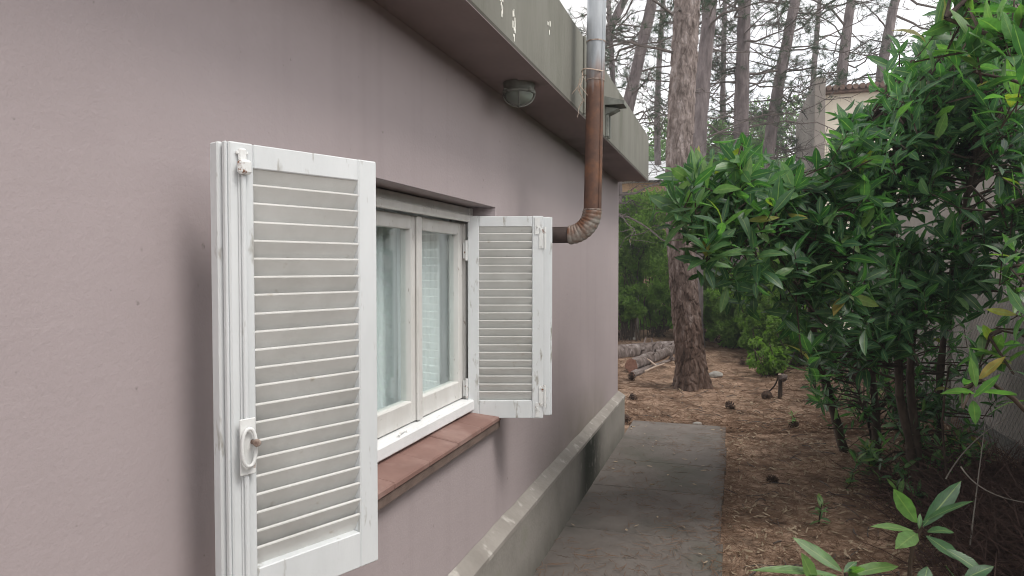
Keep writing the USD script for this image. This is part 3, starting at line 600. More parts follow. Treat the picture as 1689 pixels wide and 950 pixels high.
# bolt rod in its channel, top keeper, handle plate with ring and knob
obj('bolt_rod', join([A3(box(0.0165, 0.0325, -0.01, HS - 0.06, 0.0003, 0.0035, 0.0012)), A3(box(0.020, 0.029, -0.012, HS - 0.05, 0.0036, 0.0105, 0.002))]), M['white'], lf3)
kp = [A3(box(0.011, 0.038, HS - 0.062, HS - 0.034, 0.004, 0.019, 0.005)), A3(box(0.016, 0.033, HS - 0.036, HS - 0.012, 0.0003, 0.008, 0.003)), A3(box(0.012, 0.037, HS - 0.024, HS - 0.017, 0.0003, 0.006, 0.002))]
obj('bolt_keeper', join(kp), M['iron'], lf3)
obj('bolt_keeper', join([A3(box(0.011, 0.038, -0.004, 0.03, 0.004, 0.019, 0.005))]), M['iron'], lf3)
hb = 0.275
obj('handle_plate', A3(box(0.008, 0.040, hb, hb + 0.108, 0.011, 0.0145, 0.0012)), M['iron'], lf3)
th = np.linspace(0, 2 * PI, 25)
ringp = np.stack([0.022 + 0.014 * np.sign(np.cos(th)) * np.abs(np.cos(th)) ** 0.8, hb + 0.054 + 0.036 * np.sin(th), 0.022 + 0 * th], -1)
rp, _ = A3((ringp, np.zeros((1, 3), int)))
obj('handle_ring', tube(rp, 0.0034, 8), M['iron'], lf3, smooth=40)
kn, _ = A3((np.array([[0.033, hb + 0.062, 0.014], [0.033, hb + 0.062, 0.030]]), np.zeros((1, 3), int)))
knob = trimesh.creation.icosphere(2, 0.0078); kv = np.array(knob.vertices); kv = kv * (1 + 0.25 * (meshkit.noise(kv * 220, 3)[:, None] - 0.5))
obj('handle_knob', join([(kv + kn[1], np.array(knob.faces)), tube(kn, 0.005, 8)]), M['rust'], lf3, smooth=50)
# its mate, from the frame's left jamb to the fold
Hj = np.array([XF + 0.012, OY0 + 0.03, 0]); Pm = P_ - N3 * 0.05 + U3 * 0.004
w4 = float(np.linalg.norm(Pm - Hj)); U4 = (Pm - Hj) / w4; N4 = np.array([U4[1], -U4[0], 0])
shutter_leaf((Hj[0], Hj[1], zl), U4, -N4 * -1, w4 - 0.012, HS, False, 'white louvred shutter leaf hidden behind the nearest one')

# sheer curtain behind the panes
yy = np.linspace(OY0 + 0.02, OY1 - 0.02, 220); zz = np.linspace(OZ0 + 0.05, OZ1 - 0.02, 8)
YY, ZZ = np.meshgrid(yy, zz, indexing='ij')
XX = XF - 0.125 + 0.016 * np.sin(YY * 55 + 1.5 * np.sin(YY * 7)) + 0.008 * np.sin(YY * 131 + ZZ)
ci = np.arange(YY.size).reshape(YY.shape)
cq = np.stack([ci[:-1, :-1], ci[1:, :-1], ci[1:, 1:], ci[:-1, 1:]], -1).reshape(-1, 4)
obj('window_curtain', (np.stack([XX, YY, ZZ], -1).reshape(-1, 3), cq), M['curtain'], smooth=True, label='white sheer curtain in soft folds behind the window panes', cat='curtain')

# ------------------------------------------------------------------ flue pipe
PX, PY = -0.66, at(977, 250, X=-0.66)[1]
HZ = at(915, 384.5, X=-0.80)[2]
R = 0.0435
flue = thing('flue_pipe', 'rust brown and zinc flue pipe rising from the wall past the eave', 'flue pipe', (WX, PY, HZ))
obj('horizontal_pipe', tube([(WX - 0.02, PY, HZ), (PX - 0.11, PY, HZ)], R * 0.92, 32), surf('flue_stub', (0.028, 0.020, 0.018), (0.06, 0.042, 0.036), 12.0, 0.6, 0.2, 60.0), flue, smooth=40)
el = []
th = np.linspace(0, PI / 2, 60)
ec = (PX - 0.115, HZ + 0.115)
for t_ in th: el.append((ec[0] + 0.115 * math.sin(t_), PY, ec[1] - 0.115 * math.cos(t_)))
rr = R * 1.04 + 0.0030 * np.abs(np.sin(np.arange(60) * PI / 6.0 * 1.0))
obj('corrugated_elbow', tube(el, rr, 32), surf('elbow_zinc', (0.22, 0.21, 0.19), (0.34, 0.33, 0.30), 9.0, 0.6, 0.2, 60.0, c3=(0.15, 0.07, 0.04), scale3=7.0, lo3=0.46, hi3=0.62, metallic=0.1), flue, smooth=40)
z1, z2, z3 = at(980, 137, X=PX)[2], at(985, 82, X=PX)[2], 4.0
LEAN = 0.017
vp = lambda z: (PX + (z - HZ) * LEAN * 0.9, PY + (z - HZ) * LEAN * 0.6, z)
obj('vertical_pipe', tube([vp(HZ + 0.112), vp(z1 + 0.04)], R * 0.985, 36), M['pipe'], flue, smooth=40)
obj('vertical_pipe', tube([vp(z1), vp(z2 + 0.04)], R * 1.02, 36), M['pipe'], flue, smooth=40)
obj('vertical_pipe', tube([vp(z2), vp(z3)], R * 1.055, 36), M['pipe'], flue, smooth=40)
for z_, rr_ in ((z1, 1.035), (z2, 1.07), (HZ + 0.118, 1.05)):
    obj('pipe_band', tube([vp(z_), vp(z_ + 0.006)], R * rr_, 36), M['rust'], flue, smooth=40)
sx, sy, _ = vp((HZ + z3) / 2)
obj('pipe_seam', tube([np.array(vp(HZ + 0.13)) + (0.036, -0.026, 0), np.array(vp(z3)) + (0.038, -0.027, 0)], 0.0028, 6), M['pipe'], flue)
# twine and straw tied round the pipe at the eave
tw = []
q = np.array([PX - 0.045, PY - 0.01, 2.50]); r5 = np.random.default_rng(5)
for k in range(7):
    a = q + r5.normal(0, (0.010, 0.012, 0.05)); L_ = r5.uniform(0.04, 0.09)
    d = np.array([r5.normal(0, 0.25), r5.normal(0, 0.25), -1.0])
    tw.append(tubes(np.array([[a, a + d * L_ * 0.5 + r5.normal(0, 0.012, 3), a + d * L_ + r5.normal(0, 0.02, 3)]]), np.array([[0.0022, 0.0022, 0.001]]), 4))
tw.append(tube([np.array([PX + 0.052 * math.cos(t), PY + 0.052 * math.sin(t), 2.545 + 0.006 * math.sin(2 * t)]) for t in np.linspace(0, 2 * PI, 30)], 0.003, 6))
obj('twine', join(tw), M['straw'], flue)

# bulkhead lamp under the soffit
lc = at(856, 137, Z=SOFF)
lamp = thing('bulkhead_lamp', 'round grey bulkhead lamp with wire guard under the eave soffit', 'lamp', (lc[0], lc[1], SOFF))
LR = 0.069
obj('base', lathe([(0, 0), (LR, 0), (LR, -0.014), (LR * 0.95, -0.022), (LR * 0.95, -0.032), (0, -0.032)][::-1], lc, 40), M['lampmetal'], lamp, smooth=35)
obj('rim', lathe([(LR * 0.88, -0.034), (LR * 1.03, -0.034), (LR * 1.06, -0.041), (LR * 1.0, -0.048), (LR * 0.88, -0.048)][::-1], lc, 40), M['lampmetal'], lamp, smooth=35)
dome_p = [(LR * 0.90 * math.cos(t), -0.046 - 0.050 * math.sin(t)) for t in np.linspace(0, PI / 2, 12)]
obj('glass_dome', lathe(dome_p[::-1], lc, 40), M['lampglass'], lamp, smooth=True)
for a in (0.3, 0.3 + PI / 2):
    pts = [lc + np.array([LR * 0.99 * math.cos(t) * math.cos(a), LR * 0.99 * math.cos(t) * math.sin(a), -0.046 - 0.056 * math.sin(t)]) for t in np.linspace(0, PI, 20)]
    obj('guard_wire', tube(pts, 0.0036, 6), M['lampmetal'], lamp, smooth=True)
for a in (0.9, 2.5, 4.1, 5.7):
    c = lc + np.array([LR * 1.07 * math.cos(a), LR * 1.07 * math.sin(a), -0.046])
    obj('screw_lug', lathe([(0, 0), (0.007, 0), (0.007, 0.012), (0, 0.012)], c, 10), M['lampmetal'], lamp)

# small zinc rain spout on the fascia beyond the pipe
sc = at(1000, 168, X=FX); y0 = sc[1] + 0.02
sp = thing('rain_spout', 'small zinc rain spout with hood on the fascia beyond the pipe', 'rain spout', (FX, y0, SOFF))
hood = np.array([1.0, 0.85, 0.85]) * np.array([(0.001, -0.09, 0.062), (0.001, 0.09, 0.062), (0.115, -0.075, 0.0), (0.115, 0.075, 0.0), (0.001, -0.09, 0.0), (0.001, 0.09, 0.0), (0.118, -0.075, 0.026), (0.118, 0.075, 0.026)])
hm = trimesh.convex.convex_hull(hood)
obj('hood', (np.array(hm.vertices) + (FX, y0, sc[2] - 0.03), np.array(hm.faces)), M['lampmetal'], sp)
hm2 = trimesh.convex.convex_hull(np.array([(0.001, -0.05, 0), (0.001, 0.05, 0), (0.08, -0.04, -0.012), (0.08, 0.04, -0.012), (0.001, -0.05, -0.045), (0.001, 0.05, -0.045), (0.05, -0.03, -0.03), (0.05, 0.03, -0.03)]))
obj('lip', (np.array(hm2.vertices) + (FX, y0, sc[2] - 0.037), np.array(hm2.faces)), M['lampmetal'], sp)
obj('channel', join([box(FX + 0.001, FX + 0.02, y0 - 0.05, y0 - 0.035, SOFF + 0.004, sc[2] - 0.085, 0.002), box(FX + 0.001, FX + 0.02, y0 + 0.02, y0 + 0.035, SOFF + 0.004, sc[2] - 0.085, 0.002)]), M['lampmetal'], sp)

# ------------------------------------------------------------------ trees
def bark_trunk(pts, r0, r1, n_s, n_a, amp, seed, flare=0.0, vs=3.0, hs=9.0, plates=False):
    C = spline(pts, n_s)
    s = np.r_[0, np.cumsum(np.linalg.norm(np.diff(C, axis=0), axis=1))]
    a = np.linspace(0, 2 * PI, n_a, endpoint=False)
    S, Aa = np.meshgrid(s, a, indexing='ij')
    r = (r0 + (r1 - r0) * (S / s[-1]))
    ca, sa = np.cos(Aa), np.sin(Aa)
    p = np.stack([ca * r0 * hs, sa * r0 * hs, S * vs], -1)
    w = np.stack([meshkit.noise(p * 1.3 + 7, seed + 3), meshkit.noise(p * 1.3 + 19, seed + 4), meshkit.noise(p * 1.1 + 31, seed + 5)], -1)
    n = meshkit.noise(p + 1.4 * w, seed)
    ridge = 1 - np.abs(2 * n - 1)
    n2 = meshkit.noise(p * 2.3 + 2 * w, seed + 1); ridge2 = 1 - np.abs(2 * n2 - 1)
    furrow = np.clip((ridge - 0.62) / 0.3, 0, 1) * 1.0 + np.clip((ridge2 - 0.72) / 0.25, 0, 1) * 0.55
    fine = meshkit.fbm(np.stack([ca * r0 * 40, sa * r0 * 40, S * 16], -1), 3, seed + 9) - 0.5
    if plates:
        from scipy.spatial import cKDTree
        g_ = np.random.default_rng(seed + 40)
        per = 2 * PI * r0; cw_, ch_ = 0.050, 0.115
        m_ = int(per * s[-1] / (cw_ * ch_))
        cu_, cv_ = g_.uniform(0, per, m_), g_.uniform(0, s[-1], m_)
        hgt = g_.uniform(-0.35, 0.55, m_); tl = g_.normal(0, 1.0, m_)
        sd = np.stack([np.r_[cu_, cu_ - per, cu_ + per] / cw_, np.r_[cv_, cv_, cv_] / ch_], -1)
        wx_ = 1.1 * (meshkit.fbm(np.stack([ca * r0 * 16, sa * r0 * 16, S * 9], -1), 3, seed + 21) - 0.5)
        wy_ = 1.1 * (meshkit.fbm(np.stack([ca * r0 * 16, sa * r0 * 16, S * 9], -1), 3, seed + 22) - 0.5)
        Q = np.stack([Aa * r0 / cw_ + wx_, S / ch_ + wy_], -1).reshape(-1, 2)
        dd_, ii = cKDTree(sd).query(Q, k=2)
        edge = np.clip((dd_[:, 1] - dd_[:, 0]) / 0.30, 0, 1)
        off = Q - sd[ii[:, 0]]; ii = ii[:, 0] % m_
        plate = (edge ** 0.6) * (1.0 + hgt[ii] * 0.9 - 0.55 * off[:, 1] + 0.18 * tl[ii] * off[:, 0]) - 0.7
        furrow = 0.5 - plate.reshape(S.shape) * 0.85 + 0.25 * (furrow - 0.3)
    r = r + amp * (0.5 - furrow) + amp * 0.6 * fine
    if flare:
        r = r + flare * np.exp(-S / 0.27) * (0.55 + 0.45 * np.sin(Aa * 3 + 0.8) + 0.35 * np.sin(Aa * 5 + 2))
    V = C[:, None, :] + r[..., None] * np.stack([ca, sa, 0 * ca], -1)
    i_ = np.arange(n_s * n_a).reshape(n_s, n_a)
    j = np.roll(i_, -1, 1)
    q_ = np.stack([i_[:-1], j[:-1], j[1:], i_[1:]], -1).reshape(-1, 4)
    return V.reshape(-1, 3), q_


def unit(v):
    return v / np.maximum(np.linalg.norm(v, axis=-1, keepdims=True), 1e-9)


def dead_branches(C, z_lo, z_hi, n, Lm, r, seed, droop=0.15, tw=12, rscale=1.0, az=None):
    """bare side branches with twigs; returns (mesh, twig ends)"""
    g = np.random.default_rng(seed)
    zs = g.uniform(z_lo, z_hi, n)
    base = np.stack([np.interp(zs, C[:, 2], C[:, k]) for k in range(3)], -1)
    a = g.uniform(0, 2 * PI, n) if az is None else g.normal(az[0], az[1], n)
    el = g.normal(0.15, 0.28, n)
    d = np.stack([np.cos(a) * np.cos(el), np.sin(a) * np.cos(el), np.sin(el)], -1)
    L = Lm * g.uniform(0.45, 1.25, n)
    t = np.linspace(0, 1, 9)
    wob = np.cumsum(g.normal(0, 0.035, (n, 9, 3)), 1); wob[:, 0] = 0
    P = base[:, None] + d[:, None] * (L[:, None] * t)[..., None] + wob * L[:, None, None]
    P[:, :, 2] -= droop * (L[:, None] * t) ** 2 * 0.5
    rad = r * rscale * (1 - 0.85 * t)[None] * g.uniform(0.6, 1.2, n)[:, None]
    ms = [tubes(P, rad, 5)]
    # twigs
    m = n * tw
    bi = np.repeat(np.arange(n), tw); tt = g.uniform(0.25, 1.0, m)
    k0 = np.clip((tt * 8).astype(int), 0, 7); fr = tt * 8 - k0
    b0 = P[bi, k0] * (1 - fr)[:, None] + P[bi, k0 + 1] * fr[:, None]
    dd = unit(d[bi] * 0.7 + g.normal(0, 0.6, (m, 3)) + np.array([0, 0, -0.05]))
    l2 = g.uniform(0.15, 0.55, m) * L[bi] * 0.5
    t2 = np.linspace(0, 1, 5)
    w2 = np.cumsum(g.normal(0, 0.06, (m, 5, 3)), 1); w2[:, 0] = 0
    Q = b0[:, None] + dd[:, None] * (l2[:, None] * t2)[..., None] + w2 * l2[:, None, None]
    ms.append(tubes(Q, 0.30 * r * rscale * (1 - 0.75 * t2)[None] * g.uniform(0.6, 1.2, m)[:, None] + 0.0012, 3))
    # twiglets
    m3 = m * 3
    ti = np.repeat(np.arange(m), 3); kk = g.integers(1, 5, m3)
    c0_ = Q[ti, kk]
    d3 = unit(dd[ti] * 0.6 + g.normal(0, 0.7, (m3, 3)))
    l3 = g.uniform(0.3, 0.8, m3) * l2[ti] * 0.55
    e3 = c0_ + d3 * l3[:, None] + g.normal(0, 0.02, (m3, 3))
    ms.append(tubes(np.stack([c0_, (c0_ + e3) / 2 + g.normal(0, 0.015, (m3, 3)), e3], 1), np.full((m3, 3), 0.0022) * np.array([1.2, 1, 0.5]) * max(1.0, rscale), 3))
    return join(ms), np.vstack([Q[:, -1], e3, Q[:, 2]])


def needle_tufts(E, seed, n=26, L=0.13, W=0.005, up=0.15):
    g = np.random.default_rng(seed)
    k = len(E)
    ax = unit(g.normal(0, 1, (k, 3)) + np.array([0, 0, up]))
    base = np.repeat(E, n, 0) - np.repeat(ax, n, 0) * g.uniform(0, 0.10, (k * n, 1))
    d = unit(np.repeat(ax, n, 0) * 0.75 + g.normal(0, 0.6, (k * n, 3)))
    s = unit(np.cross(d, g.normal(0, 1, (k * n, 3)))) * W / 2
    e = base + d * (L * g.uniform(0.6, 1.2, (k * n, 1)))
    V = np.stack([base - s, base + s, e], 1).reshape(-1, 3)
    return V, np.arange(k * n * 3).reshape(-1, 3)


def leafcloud(C, size, seed, asp=2.2, up=0.5):
    """small folded leaf faces at points C (diamonds, two triangles)"""
    g = np.random.default_rng(seed)
    n = len(C)
    d = unit(g.normal(0, 1, (n, 3)) + np.array([0, 0, 0.1])); u = unit(g.normal(0, 1, (n, 3)) + np.array([0, 0, up]))
    s = unit(np.cross(d, u))
    L = size * g.uniform(0.6, 1.4, (n, 1)); W = L / asp
    nn = np.cross(s, d)
    V = np.stack([C - d * L / 2, C + s * W / 2 + nn * W * 0.15, C + d * L / 2, C - s * W / 2 + nn * W * 0.15], 1).reshape(-1, 3)
    b = np.arange(n)[:, None] * 4
    return V, np.vstack([b + [0, 1, 2], b + [0, 2, 3]])


def blob_points(c, r, n, seed, clump=14, cs=0.33):
    """points gathered in clumps inside an ellipsoid, denser to its outside"""
    g = np.random.default_rng(seed)
    cc = unit(g.normal(0, 1, (clump, 3))) * (g.uniform(0.25, 1.0, (clump, 1)) ** 0.5)
    which = g.integers(0, clump, n)
    p = cc[which] + unit(g.normal(0, 1, (n, 3))) * (g.uniform(0, 1, (n, 1)) ** 0.5) * cs * g.uniform(0.6, 1.4, clump)[which][:, None]
    return np.asarray(c) + p * np.asarray(r)


def pine(label, pix, depth, w_px, seed, zmax=13.0, big=False, nb=26, Lm=2.2, branch_lo=2.6, foliage=True, group='pine trees standing behind the house', name='pine_tree', mat=None, az=None, tw=12, n_tuft=26, fol_lo=5.2):
    """pix: (px, py) of the trunk's axis from its foot (or lowest seen point) upward, at a depth"""
    pts = [at(px, py, d=depth) for px, py in pix]
    foot = pts[0].copy()
    d0 = (pts[1] - pts[0]) / max(pts[1][2] - pts[0][2], 0.1)
    gz = float(ground_z(foot[0], foot[1]))
    if foot[2] > gz + 0.05:
        foot = foot + d0 * 0.55 * (gz - foot[2]); foot[2] = gz
        pts = [foot] + pts
    else:
        pts[0][2] = gz
    pts[0][2] -= 0.05
    top = pts[-1] + unit((pts[-1] - pts[-2]) * np.array([0.7, 0.7, 1.0])) * max(zmax - pts[-1][2], 0.5)
    pts.append(top)
    C = spline(pts, 60)
    r0 = w_px / FPX * depth / 2
    t = thing(name, label, 'pine tree', (pts[0][0], pts[0][1], gz), group=group)
    if big:
        lo = C[C[:, 2] < 6.2]
        v, f = bark_trunk(list(lo[::4]) + [lo[-1]], r0 * 1.05, r0 * 0.93, 640, 190, 0.017, seed, 0.125, 2.6, 9.0, True)
        v2, f2 = bark_trunk([lo[-2], C[-1]], r0 * 0.93, r0 * 0.25, 30, 24, 0.015, seed + 1)
        obj('trunk', join([(v, f), (v2, f2)]), M['oldbark'], t, smooth=True)
    else:
        v, f = bark_trunk(pts, r0 * 1.08, r0 * 0.35, 130, 36, 0.014, seed, 0.05, 2.4, 8.0)
        obj('trunk', (v, f), mat or M['barkfar'], t, smooth=True)
    bm, ends = dead_branches(C, branch_lo, 7.5, nb, Lm, 0.022, seed + 5, tw=tw, az=az)
    obj('dead_branches', bm, M['twig'], t, kind='stuff')
    if foliage:
        bm2, ends2 = dead_branches(C, max(fol_lo, 4.5), zmax - 0.5, 15, Lm * 1.1, 0.028, seed + 6, droop=0.05, tw=10)
        obj('limbs', bm2, M['twig'], t, kind='stuff')
        g = np.random.default_rng(seed + 7)
        E = ends2[ends2[:, 2] > fol_lo - 0.4]
        E = E[g.uniform(0, 1, len(E)) < 0.20]
        E2 = ends[ends[:, 2] > fol_lo - 0.8]; E2 = E2[g.uniform(0, 1, len(E2)) < 0.16]
        obj('crown', needle_tufts(np.vstack([E, E2]), seed + 8, n_tuft, 0.16, 0.0065), M['needle'], t, kind='stuff')
    return t, C


MAIN, Cm = pine('thick pine with scaly plated bark in front of the other pines', [(1139, 640), (1136, 580), (1126, 450), (1120, 340), (1121, 240), (1128, 100), (1134, 0)], 9.25, 43, 31, zmax=14, big=True, nb=9, Lm=1.5, branch_lo=3.2, tw=8)
pine('straight grey pine close behind the thick pine, on its right', [(1145, 420), (1150, 260), (1162, 100), (1172, 0)], 13.0, 31, 41, nb=20, az=(0.4, 1.6))
pine('upright pine with dark trunk right of the paired pines', [(1221, 430), (1222, 240), (1225, 100), (1229, 0)], 14.0, 29, 51, nb=26)
pine('dark pine leaning right, beside the neighbouring grey wall', [(1248, 430), (1266, 260), (1290, 110), (1312, 0)], 15.0, 24, 61, nb=28, Lm=2.6)
pine('leaning dark pine seen above the end of the eave', [(1008, 330), (1035, 180), (1058, 80), (1076, 0)], 13.5, 25, 71, nb=30, Lm=2.6)
pine('far slim pine above the neighbouring tiled roof', [(1376, 300), (1388, 130), (1396, 60), (1404, 0)], 17.0, 23, 81, nb=26, Lm=2.8)
pine('far slim pine behind the leafy shrub top', [(1432, 300), (1456, 110), (1466, 50), (1477, 0)], 17.0, 23, 91, nb=26, Lm=2.8)
pine('pale pinkish pine trunk behind the shrub at the upper right', [(1660, 330), (1664, 70), (1666, 0)], 10.5, 52, 101, nb=12, mat=M['bark'])
pine('thin pine pole beside the corner of the pink house', [(1026, 520), (1024, 400), (1020, 300), (1012, 150)], 17.5, 12, 111, nb=30, Lm=2.2)
pine('crooked far pine with heavy branches over the eave', [(900, 330), (960, 160), (1000, 60), (1046, -30)], 18.0, 24, 121, nb=36, Lm=3.2)
pine('slender far pine between the two middle pines', [(1196, 420), (1192, 200), (1196, 0)], 21.0, 13, 131, nb=30, Lm=3.0)
pine('slender far pine left of the neighbouring grey wall', [(1330, 420), (1340, 150), (1352, 0)], 23.0, 14, 141, nb=30, Lm=3.2)
pine('slender far pine at the left of the thick pine', [(1092, 420), (1084, 200), (1094, 0)], 22.0, 14, 151, nb=32, Lm=3.2)

# shrubs behind the house
def far_shrub(px, py, depth, rx, rz, n, seed, label, mat='bushfar', size=0.085, name='garden_shrub', group='shrubs behind the house', trunk=True, cat='shrub'):
    c = at(px, py, d=depth)
    gz = float(ground_z(c[0], c[1]))
    t = thing(name, label, cat, (c[0], c[1], gz), group=group)
    pts = blob_points(c, (rx, rx, rz), n, seed, 26, 0.30)
    pts = pts[pts[:, 2] > gz + 0.02]
    obj('foliage', leafcloud(pts, size, seed + 1), M[mat], t, kind='stuff')
    g = np.random.default_rng(seed + 2)
    E = pts[g.integers(0, len(pts), 18)]
    B = np.array([c[0], c[1], gz]) + g.normal(0, 0.12, (18, 3)) * np.array([1, 1, 0])
    Mid = B * 0.45 + E * 0.55 + g.normal(0, 0.15, (18, 3))
    obj('stems', tubes(np.stack([B, Mid, E], 1), np.array([[0.011, 0.007, 0.003]]).repeat(18, 0), 4), M['stem'], t)


far_shrub(1045, 385, 14.5, 0.80, 0.95, 11900, 201, 'feathery light green shrub against the house corner')
far_shrub(1085, 385, 16.0, 0.9, 0.95, 11900, 211, 'light green shrub behind the left side of the thick pine')
far_shrub(1075, 450, 17.5, 1.0, 0.7, 11900, 221, 'low green shrub behind the fallen log')
far_shrub(1180, 460, 15.0, 0.8, 0.65, 11900, 231, 'dark green shrub just right of the thick pine')
far_shrub(1235, 440, 17.5, 1.0, 0.85, 13600, 241, 'spreading green shrub under the upright pine')
far_shrub(1290, 430, 16.0, 0.8, 0.85, 11900, 251, 'tall green shrub below the neighbouring grey wall')
far_shrub(1215, 270, 19.0, 0.95, 1.1, 13600, 261, 'blue green young conifer between the middle pines', mat='treefar')
far_shrub(1290, 500, 12.0, 0.6, 0.5, 6000, 271, 'dark leafy shrub at the edge of the needle floor', size=0.08)
far_shrub(1265, 590, 10.0, 0.30, 0.28, 1300, 281, 'small low shrub beside the needle floor', size=0.08)
far_shrub(1205, 505, 13.5, 0.65, 0.42, 8000, 292, 'low green shrub between the thick pine and the laurel bush')
far_shrub(1255, 470, 12.5, 0.55, 0.62, 8000, 294, 'rounded green shrub half hidden behind the tips of the laurel bush')
far_shrub(1025, 470, 15.0, 0.45, 0.55, 7000, 296, 'light green shrub showing at the very corner of the pink house')
for k, (px, py, dep_, rx_, lab_) in enumerate(((1032, 498, 14.6, 0.55, 'low bright green shrub between the fence posts'), (1085, 500, 15.2, 0.6, 'low bright green shrub just left of the thick pine trunk'),
                                             (1165, 520, 14.0, 0.55, 'low dark shrub touching the right side of the thick pine trunk'), (1212, 535, 13.0, 0.5, 'low leafy shrub at the back of the needle floor'),
                                             (1268, 545, 11.8, 0.5, 'low leafy shrub beside the tips of the laurel bush'), (1310, 560, 10.5, 0.4, 'low leafy shrub behind the leaning stem'))):
    far_shrub(px, py, dep_, rx_, 0.46, 6500, 340 + k * 7, lab_, size=0.08)
far_shrub(1340, 460, 11.0, 0.55, 0.8, 6000, 291, 'taller leafy dark shrub rising behind the leaning stem', size=0.09)

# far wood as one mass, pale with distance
g = np.random.default_rng(77)
ms = []
for k in range(54):
    px = 940 + k * 11 + g.normal(0, 12)
    dep = g.uniform(26, 46)
    py = g.uniform(270, 420) if k % 5 else g.uniform(210, 300)
    c = at(px, py, d=dep)
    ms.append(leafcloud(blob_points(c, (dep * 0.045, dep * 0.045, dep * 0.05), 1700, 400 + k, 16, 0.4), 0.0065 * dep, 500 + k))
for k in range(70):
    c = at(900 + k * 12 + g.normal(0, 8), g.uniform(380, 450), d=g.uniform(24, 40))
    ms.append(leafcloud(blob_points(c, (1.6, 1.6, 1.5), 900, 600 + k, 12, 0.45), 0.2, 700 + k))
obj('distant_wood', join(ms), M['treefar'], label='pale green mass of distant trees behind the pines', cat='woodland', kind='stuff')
# grass beyond the fence post
x = g.uniform(-6.0, 1.6, 26000); y = g.uniform(17.0, 24.0, 26000)
z = ground_z(x, y)
d = np.stack([g.normal(0, 0.3, len(x)), g.normal(0, 0.3, len(x)), np.ones(len(x))], -1) * g.uniform(0.12, 0.45, (len(x), 1))
c = np.stack([x, y, z], -1); s = np.stack([g.normal(0, 1, len(x)), g.normal(0, 1, len(x)), 0 * x], -1); s = unit(s) * 0.014
obj('grass', (np.stack([c - s, c + s, c + d], 1).reshape(-1, 3), np.arange(len(x) * 3).reshape(-1, 3)), M['grass'], label='bright green grass growing beyond the needle floor', cat='grass', kind='stuff')

# ------------------------------------------------------------------ things on the needle floor
def log_mesh(a, b, r0, r1, seed, n=60, k=28, amp=0.02):
    a, b = np.array(a, float), np.array(b, float)
    T = unit(b - a); A_ = unit(np.cross(T, [0, 0, 1.0])); B_ = np.cross(T, A_)
    s = np.linspace(0, 1, n); an = np.linspace(0, 2 * PI, k, endpoint=False)
    S, AN = np.meshgrid(s, an, indexing='ij')
    L = np.linalg.norm(b - a)
    rad = r0 + (r1 - r0) * S + amp * (meshkit.fbm(np.stack([np.cos(AN) * 2.5, np.sin(AN) * 2.5, S * L * 6], -1), 3, seed) - 0.5) * 2
    V = a + T * (S * L)[..., None] + rad[..., None] * (A_ * np.cos(AN)[..., None] + B_ * np.sin(AN)[..., None])
    i_ = np.arange(n * k).reshape(n, k); j = np.roll(i_, -1, 1)
    f = np.stack([i_[:-1], i_[1:], j[1:], j[:-1]], -1).reshape(-1, 4)
    return (V.reshape(-1, 3), f[:, ::-1]), V[0], T


def log(name, label, a, b, r0, r1, seed, stubs=6):
    t = thing(name, label, 'log', (a[0], a[1], a[2] - r0))
    (m, endring, T) = log_mesh(a, b, r0, r1, seed)
    g_ = np.random.default_rng(seed)
    ms = [m]
    for q_ in range(stubs):
        s = g_.uniform(0.1, 0.95); c_ = np.array(a) * (1 - s) + np.array(b) * s
        dd = unit(g_.normal(0, 1, 3) + np.array([0.2, -0.5, 0.9])); dd = unit(dd - T * (dd @ T) * 0.6)
        ms.append(tube([c_ + dd * r0 * 0.6, c_ + dd * (r0 + g_.uniform(0.03, 0.12))], [0.022, 0.012], 6))
    obj('bark', join(ms), M['bark'], t, smooth=60)
    cv_ = np.vstack([endring, np.array(a)[None]]); k = len(endring)
    cv_ = cv_ - T * 0.002
    obj('cut_end', (cv_, np.array([(k, (i_ + 1) % k, i_) for i_ in range(k)])), M['cutwood'], t)


gl = lambda px, py: at(px, py, Z=0.05)
a = at(1041, 603, Z=0.13); b = at(1135, 566, Z=0.14)
log('cut_log', 'cut pine log with reddish sawn end lying left of the thick pine', a, b, 0.098, 0.085, 301)
a = at(1000, 606, Z=0.10) + np.array([-0.2, 0.25, 0]); b = at(1128, 578, Z=0.16)
log('fallen_log', 'long grey pine log lying behind the cut log', a + np.array([-0.6, 0.45, 0.02]), b + np.array([0.1, 0.75, 0]), 0.15, 0.12, 311, 9)
a = at(1042, 618, Z=0.04); b = at(1112, 593, Z=0.06)
log('pine_limb', 'thin dark pine limb lying in front of the cut log', a, b, 0.05, 0.035, 321, 4)
a = at(1166, 568, Z=0.06); b = at(1192, 570, Z=0.09)
obj('fallen_branch', join([tube(spline([a, (a + b) / 2 + (0, 0, 0.05), b], 8), np.linspace(0.05, 0.018, 8), 7), tube([a + (0.02, 0, 0), a + (0.12, -0.1, -0.04)], 0.03, 6), tube([(a + b) / 2 + (0, 0, .04), (a + b) / 2 + (0.05, 0, 0.16)], 0.014, 5)]), M['stem'],
    smooth=40, loc=(a[0], a[1], 0), label='short dark broken branch lying just right of the thick pine', cat='branch')
for k, (px, py, L_, an) in enumerate(((1098, 575, 0.35, 1.9), (1080, 606, 0.3, 0.5), (1072, 596, 0.28, 2.4))):
    q = at(px, py, Z=0.14); dd = np.array([math.cos(an), math.sin(an), 0.35]) * L_
    obj('loose_stick', tube([q - dd / 2, q + (0, 0, 0.01), q + dd / 2], [0.014, 0.012, 0.008], 6), M['straw' if k else 'twig'], loc=tuple(q),
        label=['dark upright stick standing against the long grey log', 'pale broken stick lying across the thin dark limb', 'pale stick lying beside the sawn log end'][k], cat='stick')

